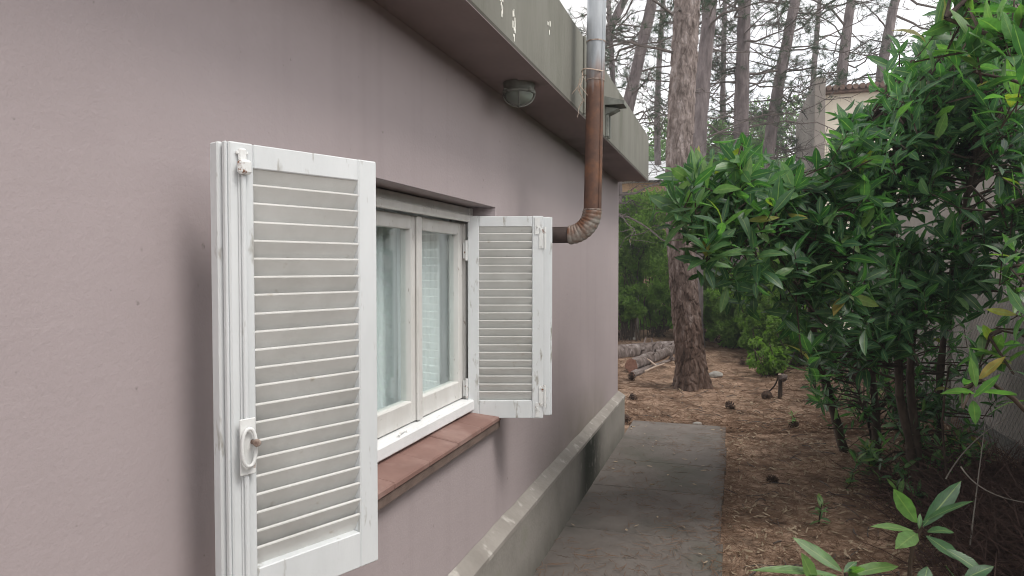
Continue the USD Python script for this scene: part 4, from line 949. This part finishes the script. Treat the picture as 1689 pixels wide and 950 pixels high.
# iron stake with a leaning rod
q = at(1286, 657, Z=float(ground_z(0.55, 9.0)))
st = thing('stake', 'short dark stake with knob head and a thin rod leaning on it', 'stake', tuple(q))
hs = 0.285
obj('post', tube(spline([q - (0, 0, .05), q + (0.006, 0, hs * 0.5), q + (0.0, 0, hs)], 8), [0.026, 0.027, 0.025, 0.026, 0.024, 0.025, 0.024, 0.022], 8), M['stem'], st, smooth=40)
kb = trimesh.creation.icosphere(2, 0.05); kv = np.array(kb.vertices); kv = kv * (1 + 0.5 * (meshkit.noise(kv * 40, 6)[:, None] - 0.5)) * (1.0, 1, 0.85)
obj('knob', (kv + q + (0.035, 0, hs - 0.03), np.array(kb.faces)), M['bark'], st, smooth=True)
obj('top', lathe([(0, 0), (0.02, 0), (0.018, 0.012), (0, 0.014)], q + (0, 0, hs + 0.001), 12), M['straw'], st)
e = at(1258, 652, Z=float(ground_z(0.3, 9.0)) + 0.01)
obj('leaning_rod', tube(spline([e, (e + q + (0, 0, hs)) / 2 + (0.02, 0, -0.03), q + (-0.02, 0, hs - 0.02)], 8), 0.010, 6), M['stem'], st)

# fence post at the back
q = at(1049, 558, Z=float(ground_z(-2.0, 15.4)))
obj('fence_post', tube([q - (0, 0, .1), q + (0.01, 0, 0.6), q + (-0.01, 0, 1.32)], [0.058, 0.055, 0.05], 9), M['post'], loc=tuple(q), smooth=40, label='grey wooden fence post standing behind the logs', cat='post')
q2 = at(1028, 545, Z=float(ground_z(-2.6, 16.5)))
obj('fence_post', tube([q2 - (0, 0, .1), q2 + (0.01, 0, 0.5), q2 + (0.02, 0, 1.0)], [0.05, 0.05, 0.042], 9), M['twig'], loc=tuple(q2), smooth=40, label='darker fence post half hidden by the house corner', cat='post')

# pine cones
def cone_mesh(c, r, seed):
    g_ = np.random.default_rng(seed)
    R_ = trimesh.transformations.random_rotation_matrix(g_.uniform(0, 1, 3))[:3, :3]
    ms = []
    core = trimesh.creation.icosphere(1, r * 0.55); ms.append((np.array(core.vertices) * (1, 1, 1.25), np.array(core.faces)))
    for k in range(44):
        t_ = -0.95 + 1.9 * k / 43; a_ = k * 2.399963
        rr_ = math.sqrt(max(0.08, 1 - t_ * t_)) * r
        o = np.array([math.cos(a_), math.sin(a_), 0]); up_ = np.array([0, 0, 1.0]); s_ = np.cross(up_, o)
        p0 = o * rr_ * 0.35 + up_ * t_ * r * 1.2
        p1 = o * rr_ * 1.05 + up_ * (t_ * r * 1.2 + r * 0.30)
        w_ = r * 0.26
        V = np.array([p0 - s_ * w_ * .5, p0 + s_ * w_ * .5, p1 + s_ * w_, p1 - s_ * w_, p1 + up_ * r * 0.12 + o * r * 0.04])
        ms.append((V, np.array([(0, 1, 2), (0, 2, 3), (3, 2, 4), (0, 3, 4), (1, 4, 2)])))
    v, f = join(ms)
    return v @ R_.T + c, f


cones = [(1032, 703, 0.050, 'dark pine cone lying at the plinth end of the pink house'), (1044, 658, 0.05, 'pine cone lying between the house corner and the thick pine'),
         (1042, 630, 0.055, 'pine cone lying below the thin dark limb'), (1098, 553, 0.06, 'pine cone lying far left of the thick pine, behind the logs'),
         (1045, 552, 0.06, 'pine cone lying at the foot of the grey fence post'), (1225, 610, 0.065, 'larger pine cone of the pair right of the thick pine'),
         (1245, 611, 0.05, 'smaller pine cone of the pair right of the thick pine'), (1256, 590, 0.06, 'first pine cone of the three near the low shrub'),
         (1274, 594, 0.06, 'middle pine cone of the three near the low shrub'), (1288, 595, 0.05, 'last pine cone of the three near the low shrub'),
         (1265, 661, 0.06, 'pine cone lying at the foot of the dark stake'), (1206, 675, 0.05, 'pine cone lying on the needles beyond the path end'),
         (1195, 584, 0.045, 'small pine cone beside the broken branch'), (1311, 706, 0.045, 'pine cone lying beside the seedling in the open needles'), (1276, 792, 0.036, 'half buried pine cone right of the slab path')]
for k, (px, py, r_, lab) in enumerate(cones):
    q = at(px, py, Z=-0.03); q[2] = float(ground_z(q[0], q[1])) + r_ * 0.62
    if px == 1032: q[2] = 0.045
    obj('pine_cone', cone_mesh(q, r_, 800 + k), M['cone'], loc=tuple(q), label=lab, cat='pine cone', group='pine cones on the needle floor')
def stone(px, py, r_, seed, lab):
    q = at(px, py, Z=0.0); q[2] = float(ground_z(q[0], q[1])) + r_ * 0.3
    m = trimesh.creation.icosphere(3, r_); v = np.array(m.vertices)
    v = v * (1 + 0.5 * (meshkit.fbm(v / r_ * 1.2 + 5, 3, seed)[:, None] - 0.5)) * (1.2, 0.9, 0.6)
    obj('stone', (v + q, np.array(m.faces)), M['stone'], loc=tuple(q), smooth=True, label=lab, cat='stone')
stone(1180, 625, 0.09, 3, 'pale grey stone right of the foot of the thick pine')
stone(1042, 566, 0.07, 4, 'small pale stone in front of the fence post')
stone(1150, 692, 0.04, 5, 'small stone at the far end of the slab path')

# ------------------------------------------------------------------ neighbour: boundary wall, fence, house
NX = 2.2
nb = thing('boundary_wall', 'grey rendered boundary wall with dark foot behind the shrubs', 'wall', (NX, 8, 0))
obj('wall', box(NX, NX + 0.2, -4, 15.0, -0.1, 2.55, 0.01), M['nbwall'], nb)
obj('foot', box(NX - 0.025, NX - 0.001, -4, 15.0, -0.1, 0.17, 0.004), M['nbplinth'], nb)
obj('coping', box(NX - 0.03, NX + 0.23, -4, 15.02, 2.5515, 2.60, 0.01), M['nbwall'], nb)
fx = 2.02
fe = thing('wire_fence', 'rusty diamond wire fence in front of the boundary wall', 'fence', (fx, 6, 0))
py_ = [3.0, 5.4, 7.8, 10.2]
for yp in py_:
    obj('post', tube([(fx, yp, -0.1), (fx, yp, 1.55)], 0.028, 8), M['post'], fe)
pitch, z0_, z1_ = 0.065, 0.06, 1.5
n_ = int((10.2 - 3.0) / pitch)
P = []
for k in range(n_ + int(1.44 / pitch)):
    for s_ in (1, -1):
        y_a = 3.0 + k * pitch - (1.44 if s_ > 0 else 0)
        y_b = y_a + 1.44 * s_ if s_ > 0 else y_a - 1.44
        P.append([(fx + 0.002 * s_, y_a, z0_), (fx + 0.002 * s_, (y_a + y_b) / 2, (z0_ + z1_) / 2), (fx + 0.002 * s_, y_b, z1_)])
P = np.array(P); ok = (P[:, :, 1].min(1) > 2.2) & (P[:, :, 1].max(1) < 10.9)
obj('wire_mesh', tubes(P[ok], np.full((ok.sum(), 3), 0.0016), 3), M['wire'], fe, kind='stuff')
for z_ in (0.06, 0.78, 1.5):
    obj('line_wire', tube([(fx, 2.2, z_), (fx, 10.9, z_)], 0.0022, 4), M['wire'], fe)
# neighbouring house: a grey end wall standing proud of a cream wall with a tiled edge
pA = at(1343, 200, d=14.5)
nh = thing('neighbour_house', 'cream house with grey end wall and clay tile roof edge behind the shrub', 'house', (pA[0], pA[1], 0))
zt_ = at(1343, 128, d=14.5)[2]
obj('end_wall', box(pA[0], pA[0] + 0.21, pA[1], pA[1] + 4.6, -0.1, zt_, 0.01), M['nbwall'], nh)
zc = at(1375, 152, d=14.8)[2]
obj('cream_wall', box(pA[0] + 0.212, pA[0] + 5.5, pA[1] + 0.25, pA[1] + 0.45, -0.1, zc - 0.10), M['creamwall'], nh)
obj('roof_board', box(pA[0] + 0.212, pA[0] + 5.5, pA[1] + 0.10, pA[1] + 2.4, zc - 0.098, zc - 0.03), M['rooftile'], nh)
for k in range(42):
    xx = pA[0] + 0.28 + k * 0.125
    tp = [(xx, pA[1] + 0.02, zc - 0.005), (xx, pA[1] + 2.3, zc + 0.3)]
    obj('roof_tile', tube(tp, 0.058, 8), M['rooftile'], nh)
# far white-roofed house
pB = at(1084, 280, d=20.5)
fh = thing('far_house', 'small far house with pale sheet roof left of the thick pine', 'house', (pB[0], pB[1], 0))
obj('wall', box(pB[0] - 2.6, pB[0] + 0.9, pB[1] + 0.4, pB[1] + 3.4, -0.2, pB[2] - 0.32), M['farwall'], fh)
rv = np.array([(-3.0, 0, -0.22), (1.2, 0, -0.22), (1.2, 2.0, 0.55), (-3.0, 2.0, 0.55), (-3.0, 4.0, -0.22), (1.2, 4.0, -0.22)])
rv2 = np.vstack([rv, rv - (0, 0, 0.08)]) + pB
hm = [trimesh.convex.convex_hull(rv2[[0, 1, 2, 3, 6, 7, 8, 9]]), trimesh.convex.convex_hull(rv2[[2, 3, 4, 5, 8, 9, 10, 11]] + (0, 0.002, 0))]
obj('roof', join([(np.array(h.vertices), np.array(h.faces)) for h in hm]), M['sheet'], fh)
for k in range(3):
    obj('window', box(pB[0] - 2.2 + k * 1.1, pB[0] - 1.5 + k * 1.1, pB[1] + 0.385, pB[1] + 0.398, pB[2] - 1.5, pB[2] - 0.6), M['dark'], fh)

# ------------------------------------------------------------------ leafy shrubs
TT = np.array([0.0, 0.10, 0.30, 0.55, 0.80, 1.0]); WW = np.array([0.10, 0.42, 0.86, 1.0, 0.62, 0.03])
def leaf_verts(base, d, nrm, L, W, curl, fold=0.22, wav=0.0, seed=0):
    """(n, 18, 3) vertices of lance-shaped leaves folded on their midrib"""
    n = len(base)
    d = unit(d); s = unit(np.cross(nrm, d)); u = np.cross(d, s)
    t = TT[None, :]
    along = L[:, None] * (t - 0.12 * np.abs(curl)[:, None] * t ** 2)
    drop = -curl[:, None] * L[:, None] * t ** 2 * 0.55
    mid = base[:, None] + d[:, None] * along[..., None] + u[:, None] * drop[..., None]
    half = (W[:, None] / 2) * WW[None]
    g_ = np.random.default_rng(seed)
    wv_ = wav * W[:, None] * g_.normal(0, 1, (n, 6))
    lift = half * fold
    left = mid + s[:, None] * half[..., None] + u[:, None] * (lift + wv_)[..., None]
    right = mid - s[:, None] * half[..., None] + u[:, None] * (lift - wv_)[..., None]
    return np.stack([left, mid, right], 2).reshape(n, 18, 3)


LF = []
for k in range(5):
    a_ = k * 3
    LF += [(a_, a_ + 1, a_ + 4), (a_, a_ + 4, a_ + 3), (a_ + 1, a_ + 2, a_ + 5), (a_ + 1, a_ + 5, a_ + 4)]
LF = np.array(LF)[:, ::-1]
LUV = np.stack([np.repeat(TT, 3), np.tile([0.0, 0.5, 1.0], 6)], -1)


def rosettes(tips, axes, seed, nl=(7, 12), L=0.12, asp=3.6, spread=(0.5, 1.45), back=0.10, curl=0.5):
    g_ = np.random.default_rng(seed)
    B, D, N_, LL = [], [], [], []
    for p, a_ in zip(tips, axes):
        n = g_.integers(*nl)
        r_ = unit(np.cross(a_, [0.3, 0.5, 0.8])); q_ = np.cross(a_, r_)
        ph = g_.uniform(0, 6.28) + np.arange(n) * 2.39996
        fr = np.arange(n) / max(n - 1, 1)
        el = spread[0] + (spread[1] - spread[0]) * fr + g_.normal(0, 0.12, n)
        d = a_ * np.cos(el)[:, None] + (r_ * np.cos(ph)[:, None] + q_ * np.sin(ph)[:, None]) * np.sin(el)[:, None]
        d[:, 2] -= 0.10 * fr
        B.append(p - a_ * (back * fr)[:, None]); D.append(d); N_.append(np.broadcast_to(a_, d.shape) + 0.15 * g_.normal(0, 1, d.shape))
        LL.append(L * g_.uniform(0.7, 1.25, n) * (0.72 + 0.28 * np.sin(PI * (0.15 + 0.75 * fr))))
    B, D, N_, LL = np.vstack(B), unit(np.vstack(D)), np.vstack(N_), np.concatenate(LL)
    W = LL / asp * g_.uniform(0.8, 1.2, len(LL))
    return B, D, N_, LL, W, curl * g_.normal(0.55, 0.5, len(LL))


def fill(poly, n, depth, jit, seed, gap=0.42):
    """tips spread through the volume behind an outline seen in the photograph, thinned by noise so that the crown has gaps"""
    from shapely import contains_xy
    g_ = np.random.default_rng(seed); pg = Polygon(poly); x0, y0, x1, y1 = pg.bounds
    out = []
    while len(out) < n:
        px, py = g_.uniform(x0, x1), g_.uniform(y0, y1)
        if not contains_xy(pg, px, py) or meshkit.noise(np.array([px / 95.0, py / 80.0, seed * 1.7]), seed) < gap * g_.uniform(0.4, 1.3): continue
        dd = depth(px, py) + g_.uniform(-jit, jit)
        out.append(at(px, py, d=dd))
    return np.array(out)


def shrub(name, label, base, limbs, blobs, seed, L=0.12, nl=(7, 12), singles=300, group=None, asp=3.6, extra=None, twig_r=0.004, cat='shrub', min_px=10, filled=None, back=0.10):
    """limbs: [points], radii; blobs: (px, py, depth, r (m), tips)"""
    g_ = np.random.default_rng(seed)
    t = thing(name, label, cat, base, group=group)
    nodes = []
    for pts, r0, r1 in limbs:
        C = spline(pts, 26)
        C[1:-1] += np.cumsum(g_.normal(0, 0.006, (24, 3)), 0) * np.linspace(1, 0.3, 24)[:, None]
        obj('stem', tube(C, np.linspace(r0, r1, 26) * (1 + 0.12 * g_.normal(0, 1, 26)), 8), M['stem'], t, smooth=50)
        nodes.append(C[5:])
    nodes = np.vstack(nodes)
    tips, axes = [], []
    for (px, py, dep, r_, n) in blobs:
        c_ = at(px, py, d=dep)
        p = c_ + unit(g_.normal(0, 1, (n, 3))) * (g_.uniform(0, 1, (n, 1)) ** 0.42) * r_ * np.array([1, 1, 0.85])
        o_ = unit(p - c_)
        tips.append(p); axes.append(unit(o_ * 0.6 + np.array([-0.1, -0.15, 0.75]) + g_.normal(0, 0.32, (n, 3))))
    if filled is not None:
        tips.append(filled)
        axes.append(unit(np.array([-0.12, -0.30, 0.62]) + g_.normal(0, 0.42, filled.shape)))
    tips, axes = np.vstack(tips), np.vstack(axes)
    gz_ = ground_z(tips[:, 0], tips[:, 1])
    ok_ = (tips[:, 2] > gz_ + 0.06) & (tips[:, 0] > -0.85) & (tips[:, 0] < NX - 0.28)
    tips, axes = tips[ok_], axes[ok_]
    # branchlets from the nearest lower node to the tip
    dist = np.linalg.norm(tips[:, None] - nodes[None], axis=2) + 1.0 * np.clip(nodes[None, :, 2] - tips[:, None, 2] + 0.1, 0, None)
    near_ = nodes[dist.argmin(1)]
    m1 = near_ * 0.66 + tips * 0.34 + g_.normal(0, 0.03, tips.shape); m2 = tips - axes * 0.14 - 0.1 * (tips - near_) + g_.normal(0, 0.015, tips.shape)
    obj('twigs', tubes(np.stack([near_, m1, m2, tips], 1), np.array([[2.0, 1.5, 1.0, 0.55]]) * twig_r * g_.uniform(0.7, 1.3, (len(tips), 1)), 4), M['stem'], t, kind='stuff')
    B, D, N_, LL, W, cu = rosettes(tips, axes, seed + 1, nl, L, asp, (0.45, 1.5), back, 0.7)
    # a few leaves along the branchlets
    k2 = g_.integers(0, len(tips), len(tips) * 3); fr = g_.uniform(0.45, 0.9, (len(k2), 1))
    B2 = m1[k2] * (1 - fr) + m2[k2] * fr; D2 = unit(axes[k2] * 0.5 + g_.normal(0, 0.7, B2.shape))
    B, D, N_ = np.vstack([B, B2]), np.vstack([D, D2]), np.vstack([N_, np.tile([0, 0, 1.0], (len(B2), 1)) + 0.3 * g_.normal(0, 1, B2.shape)])
    L2 = L * g_.uniform(0.6, 1.1, len(B2)); LL = np.r_[LL, L2]; W = np.r_[W, L2 / asp]; cu = np.r_[cu, g_.normal(0.4, 0.4, len(B2))]
    if extra is not None:
        B, D, N_, LL, W, cu = [np.concatenate([q_, e_]) for q_, e_ in zip((B, D, N_, LL, W, cu), extra)]
    V = leaf_verts(B, D, N_, LL, W, cu, 0.24, 0.03, seed + 2)
    mid = V[:, 7]
    px, py, z = project(mid)
    size = np.where((z > 0.3) & (px > 0) & (px < 1689) & (py > 0) & (py < 950), LL / np.maximum(z, 0.3) * FPX, 0)
    order = np.argsort(-size)
    pick = [i_ for i_ in order[:singles] if size[i_] > min_px]
    for i_ in pick:
        obj('leaf', (V[i_], LF), M['leaf1'], t, smooth=True, uv=LUV)
    rest = np.setdiff1d(np.arange(len(V)), pick)
    if len(rest):
        obj('foliage', (V[rest].reshape(-1, 3), (LF[None] + 18 * np.arange(len(rest))[:, None, None]).reshape(-1, 3)), M['leaf'], t, smooth=True, kind='stuff', uv=np.tile(LUV, (len(rest), 1)))
    return t


gz = lambda p: np.array([p[0], p[1], float(ground_z(p[0], p[1])) - 0.03])
b1, b2, b3, b4 = gz(at(1395, 745, Z=0)), gz((1.12, 6.2)), gz((1.28, 5.4)), gz((1.5, 6.6))
limbs = [([b1, at(1362, 640, d=5.9), at(1342, 560, d=5.7), at(1330, 470, d=5.2), at(1300, 425, d=4.6), at(1215, 350, d=4.0)], 0.040, 0.010),
         ([b2, at(1438, 600, d=5.7), at(1430, 470, d=5.4), at(1425, 350, d=5.0), at(1415, 220, d=4.7)], 0.034, 0.010),
         ([b3, at(1488, 620, d=4.9), at(1480, 450, d=4.7), at(1475, 330, d=4.5), at(1490, 220, d=4.3)], 0.036, 0.011),
         ([b3 + (0.02, 0.05, 0), at(1500, 620, d=5.0), at(1540, 420, d=4.7), at(1600, 370, d=4.3), at(1689, 330, d=3.9)], 0.038, 0.012),
         ([b4, at(1455, 560, d=6.4), at(1465, 440, d=6.0), at(1390, 330, d=5.0)], 0.036, 0.010),
         ([b4 + (0.1, -0.2, 0), at(1560, 520, d=5.4), at(1580, 400, d=4.8), at(1610, 260, d=4.2)], 0.03, 0.010)]
crown = [(1106, 325), (1150, 268), (1210, 245), (1262, 250), (1310, 290), (1350, 280), (1390, 225), (1425, 160), (1435, 105), (1480, 85), (1520, 60), (1560, 10), (1580, -40), (1740, -60), (1740, 360), (1660, 430), (1600, 490),
         (1500, 560), (1420, 590), (1345, 600), (1310, 530), (1270, 490), (1200, 475), (1135, 405)]
low = [(1320, 520), (1600, 480), (1660, 640), (1600, 800), (1450, 830), (1390, 760), (1340, 650)]
dep = lambda px, py: 3.65 + 0.0021 * np.clip(px - 1120, 0, 420) - 0.0012 * np.clip(px - 1540, 0, 200) + 0.0016 * np.clip(py - 380, 0, 300)
tipsF = np.vstack([fill(crown, 460, dep, 0.55, 5, 0.46), fill([(1280, 285), (1360, 290), (1430, 215), (1470, 400), (1300, 430)], 70, dep, 0.5, 15, 0.2), fill([(1480, 120), (1700, 20), (1700, 300), (1520, 300)], 60, dep, 0.5, 16, 0.3)])
shrub('laurel_bush', 'big glossy green laurel bush on leaning stems right of the path', tuple(b2), limbs, [], 901, L=0.155, nl=(6, 12), singles=300, asp=3.25, filled=tipsF, back=0.17)
limbs = [([b4 + (-0.1, -0.5, 0), at(1500, 700, d=5.4), at(1480, 600, d=5.4)], 0.014, 0.005), ([b1 + (0.25, 0.1, 0), at(1420, 680, d=5.8), at(1400, 590, d=5.7)], 0.012, 0.005), ([b3 + (0.15, -0.2, 0), at(1560, 720, d=4.7), at(1570, 600, d=4.7)], 0.012, 0.005)]
shrub('undergrowth_shrub', 'thin leafy undergrowth shrub between the stems of the laurel bush', tuple(b4 + (-0.1, -0.5, 0)), limbs, [], 911, L=0.105, nl=(5, 10), singles=120, asp=3.6, filled=fill(low, 200, lambda px, py: 6.1 - 0.0045 * max(py - 560, 0), 0.55, 8, 0.44), back=0.12)

# nearer overhanging shrub, top right, rooted beyond the right edge of the picture
rb = gz((1.55, 2.3))
limbs = [([rb, (1.5, 2.4, 1.2), (1.35, 2.45, 1.9), at(1640, 60, d=2.3), at(1560, 30, d=2.35)], 0.03, 0.006), ([rb, (1.55, 2.5, 1.3), at(1700, 150, d=2.4), at(1610, 120, d=2.5)], 0.02, 0.005)]
blobs = [(1545, 45, 2.5, 0.03, 1), (1590, 20, 2.4, 0.05, 2), (1612, 85, 2.3, 0.04, 1), (1650, 50, 2.2, 0.06, 2), (1655, 150, 2.5, 0.05, 1), (1695, 110, 2.1, 0.06, 1), (1700, -10, 2.2, 0.08, 2), (1620, -50, 2.4, 0.10, 3)]
shrub('overhanging_shrub', 'nearer shrub branch with broad dark leaves hanging in at the upper right', tuple(rb), limbs, blobs, 921, L=0.15, nl=(5, 9), singles=140, asp=3.1)

# sprigs at the right edge
rb = gz((1.25, 2.6))
limbs = [([rb, (1.15, 2.5, 0.7), at(1660, 640, d=2.2), at(1618, 628, d=2.1)], 0.016, 0.005), ([rb, (1.22, 2.7, 0.9), at(1700, 560, d=2.6), at(1650, 545, d=2.7)], 0.012, 0.004), ([rb, (1.3, 2.8, 1.1), at(1700, 480, d=3.0), at(1665, 440, d=3.2)], 0.012, 0.004)]
blobs = [(1612, 622, 2.1, 0.012, 1), (1655, 560, 2.7, 0.07, 2), (1690, 500, 2.6, 0.08, 2), (1695, 640, 2.3, 0.06, 1), (1665, 430, 3.2, 0.12, 3)]
shrub('edge_shrub', 'leafy shrub sprigs reaching in at the right edge before the fence', tuple(rb), limbs, blobs, 941, L=0.125, nl=(6, 9), singles=120, asp=3.2)

# foreground young shrub at the bottom right
rb = gz((0.75, 1.85))
t1, t2, t3 = at(1520, 868, d=1.75), at(1395, 945, d=1.62), at(1590, 950, d=1.65)
limbs = [([rb, rb + (-0.05, 0, 0.3), t1 - (0.01, 0, 0.2), t1], 0.012, 0.005), ([rb, rb + (-0.15, -0.02, 0.4), t2 - (-0.03, 0, 0.12), t2], 0.010, 0.005), ([rb, rb + (0.05, -0.03, 0.4), t3 - (0, 0, .1), t3], 0.010, 0.004)]


def hand_leaves(spec):
    """(base pixel, tip pixel, depth base, depth tip, width m, curl, normal lean)"""
    B, D, N_, LL, W, cu = [], [], [], [], [], []
    for (a_, b_, da, db, w_, c_, nn) in spec:
        p, q_ = at(*a_, d=da), at(*b_, d=db)
        B.append(p); D.append(unit(q_ - p)); LL.append(np.linalg.norm(q_ - p)); W.append(w_); cu.append(c_); N_.append(np.array(nn, float))
    return np.array(B), np.array(D), np.array(N_), np.array(LL), np.array(W), np.array(cu)


fg = hand_leaves([((1512, 862), (1466, 797), 1.75, 1.72, 0.040, -0.25, (-0.3, -0.8, 0.5)), ((1522, 868), (1590, 790), 1.75, 1.78, 0.040, 0.15, (0.2, -0.8, 0.6)),
                  ((1520, 862), (1600, 818), 1.74, 1.66, 0.028, 0.2, (0.2, -0.4, 0.9)), ((1508, 876), (1438, 862), 1.75, 1.70, 0.028, 0.15, (0, -0.4, 0.9)),
                  ((1512, 880), (1480, 900), 1.75, 1.62, 0.042, 0.1, (-0.2, -0.8, 0.5)), ((1530, 878), (1580, 868), 1.76, 1.86, 0.03, 0.2, (0, -0.5, 0.8)),
                  ((1528, 884), (1588, 922), 1.74, 1.64, 0.036, 0.2, (0.1, -0.6, 0.8)), ((1560, 906), (1640, 948), 1.66, 1.6, 0.034, 0.4, (0.1, -0.5, 0.9)), ((1516, 872), (1518, 846), 1.74, 1.76, 0.012, 0.1, (0, -1, 0.2)),
                  ((1388, 942), (1308, 884), 1.62, 1.66, 0.034, 0.1, (-0.1, -0.6, 0.8)), ((1380, 950), (1240, 924), 1.6, 1.56, 0.026, 0.25, (0, -0.4, 0.9)), ((1345, 965), (1322, 912), 1.58, 1.58, 0.034, 0.0, (0.5, -0.8, 0.3)),
                  ((1392, 944), (1415, 922), 1.62, 1.64, 0.018, 0.3, (0, -0.6, 0.8)), ((1398, 950), (1490, 918), 1.62, 1.66, 0.034, 0.35, (0.1, -0.4, 0.9)), ((1405, 955), (1470, 960), 1.62, 1.5, 0.036, 0.3, (0, -0.5, 0.9)),
                  ((1590, 955), (1640, 930), 1.6, 1.6, 0.03, 0.2, (0, -0.5, 0.9)), ((1530, 935), (1520, 985), 1.64, 1.6, 0.04, 0.1, (0, -1, 0.3))])
shrub('foreground_seedling', 'young shrub with a few broad shiny leaves in the bottom right foreground', tuple(rb), limbs, [(1395, 950, 1.64, 0.012, 1), (1590, 965, 1.66, 0.015, 1)], 961, L=0.075, nl=(4, 6), singles=60, asp=3.0, extra=fg, twig_r=0.003)

# seedlings and suckers on the floor under the bush
seedl = [(1310, 700, 0.16, 'lone seedling in the open needles right of the path end'), (1392, 800, 0.17, 'seedling nearest the slab path, below the leaning stem'), (1350, 855, 0.16, 'dark seedling in the near needles right of the path'),
         (1420, 700, 0.30, 'leafy sucker growing beside the foot of the leaning stem'), (1300, 600, 0.30, 'leafy sucker at the far edge of the bush'), (1345, 650, 0.26, 'small sucker left of the leaning stem'),
         (1490, 720, 0.36, 'leafy sucker between the upright stems'), (1570, 800, 0.30, 'leafy sucker beside the dry brush heap'), (1440, 780, 0.28, 'low sucker in front of the upright stems'),
         (1375, 600, 0.36, 'leafy sucker behind the leaning stem'), (1540, 690, 0.40, 'taller sucker against the wire fence'), (1470, 640, 0.42, 'taller leafy sucker behind the upright stems')]
for k, (px, py, h_, lab) in enumerate(seedl):
    q = at(px, py, Z=0.0); q = gz(q) + (0, 0, 0.02)
    n_st = 1 if k < 3 else 4
    g_ = np.random.default_rng(1000 + k)
    lm, bl = [], []
    sc_ = []
    for s_ in range(n_st):
        tp = q + np.array([g_.normal(0, 0.35 * h_), g_.normal(0, 0.35 * h_), h_ * g_.uniform(0.7, 1.1)])
        lm.append(([q, (q + tp) / 2 + g_.normal(0, 0.01, 3), tp], 0.006, 0.003)); sc_.append(tp)
    t = thing('seedling', lab, 'seedling', tuple(q), group='seedlings under the laurel bush')
    obj('stems', join([tube(spline(p_, 8), np.linspace(a_, b_, 8), 5) for p_, a_, b_ in lm]), M['stem'], t)
    tips = np.array(sc_ + [s * 0.55 + q * 0.45 for s in sc_])
    B, D, N_, LL, W, cu = rosettes(tips, unit(g_.normal(0, 0.2, tips.shape) + (0, 0, 1)), 1100 + k, (5, 9), 0.085 if k < 3 else 0.11, 3.2, (0.5, 1.5), 0.06)
    V = leaf_verts(B, D, N_, LL, W, cu, 0.24, 0.02, k)
    for v_ in V:
        obj('leaf', (v_, LF), M['leaf1'], t, smooth=True, uv=LUV)

# heap of dry brown brush at the bottom right, before the fence
g = np.random.default_rng(55)
n = 4200
bx = g.uniform(0.0, 1.0, n) ** 0.7 * 1.0 + 0.95; by = g.uniform(2.7, 5.8, n)
bz = ground_z(bx, by) + g.uniform(0, 0.16, n) * np.clip((bx - 0.95) / 0.5, 0, 1)
b = np.stack([bx, by, bz], -1)
d = unit(np.stack([g.normal(0, 0.8, n), g.normal(0, 0.8, n), np.abs(g.normal(0.35, 0.35, n))], -1))
L_ = g.uniform(0.12, 0.5, n)
P = np.stack([b, b + d * (L_ * 0.5)[:, None] + g.normal(0, 0.03, (n, 3)), b + d * L_[:, None] * np.array([1, 1, 0.8])], 1)
obj('dry_brush', tubes(P, np.array([[0.0035, 0.0026, 0.0012]]).repeat(n, 0), 3), M['brush'], label='heap of dry reddish brown brushwood under the right hand shrubs', cat='brushwood', kind='stuff')
# pale arching canes across it
for k, pts in enumerate(([(1560, 790, 3.9), (1600, 735, 3.9), (1660, 690, 3.8)], [(1585, 770, 3.6), (1640, 815, 3.4), (1700, 830, 3.3)], [(1600, 900, 3.6), (1612, 800, 3.7), (1625, 700, 3.8)])):
    C = spline([at(a_, b_, d=c_) for a_, b_, c_ in pts], 14)
    obj('dry_cane', tube(C, np.linspace(0.004, 0.002, 14), 5), M['post'], loc=tuple(C[0]), label=['pale dry cane leaning from the brush towards the fence', 'thin pale cane arching low over the dry brush', 'upright thin cane standing in the dry brush'][k], cat='cane')

# ------------------------------------------------------------------ thin air that pales the far wood
hz = usdkit.material(stage, '/World/Looks/haze_air', {'v': ('principled_volume', {'color': (0.90, 0.94, 1.0), 'density': 0.0016, 'anisotropy': 0.2})}, [], volume='v.volume')
obj('haze', box(-75, 75, -45, 90, -1.6, 15.5), hz, label='pale thin haze in the air among the far trees', cat='haze', kind='stuff')
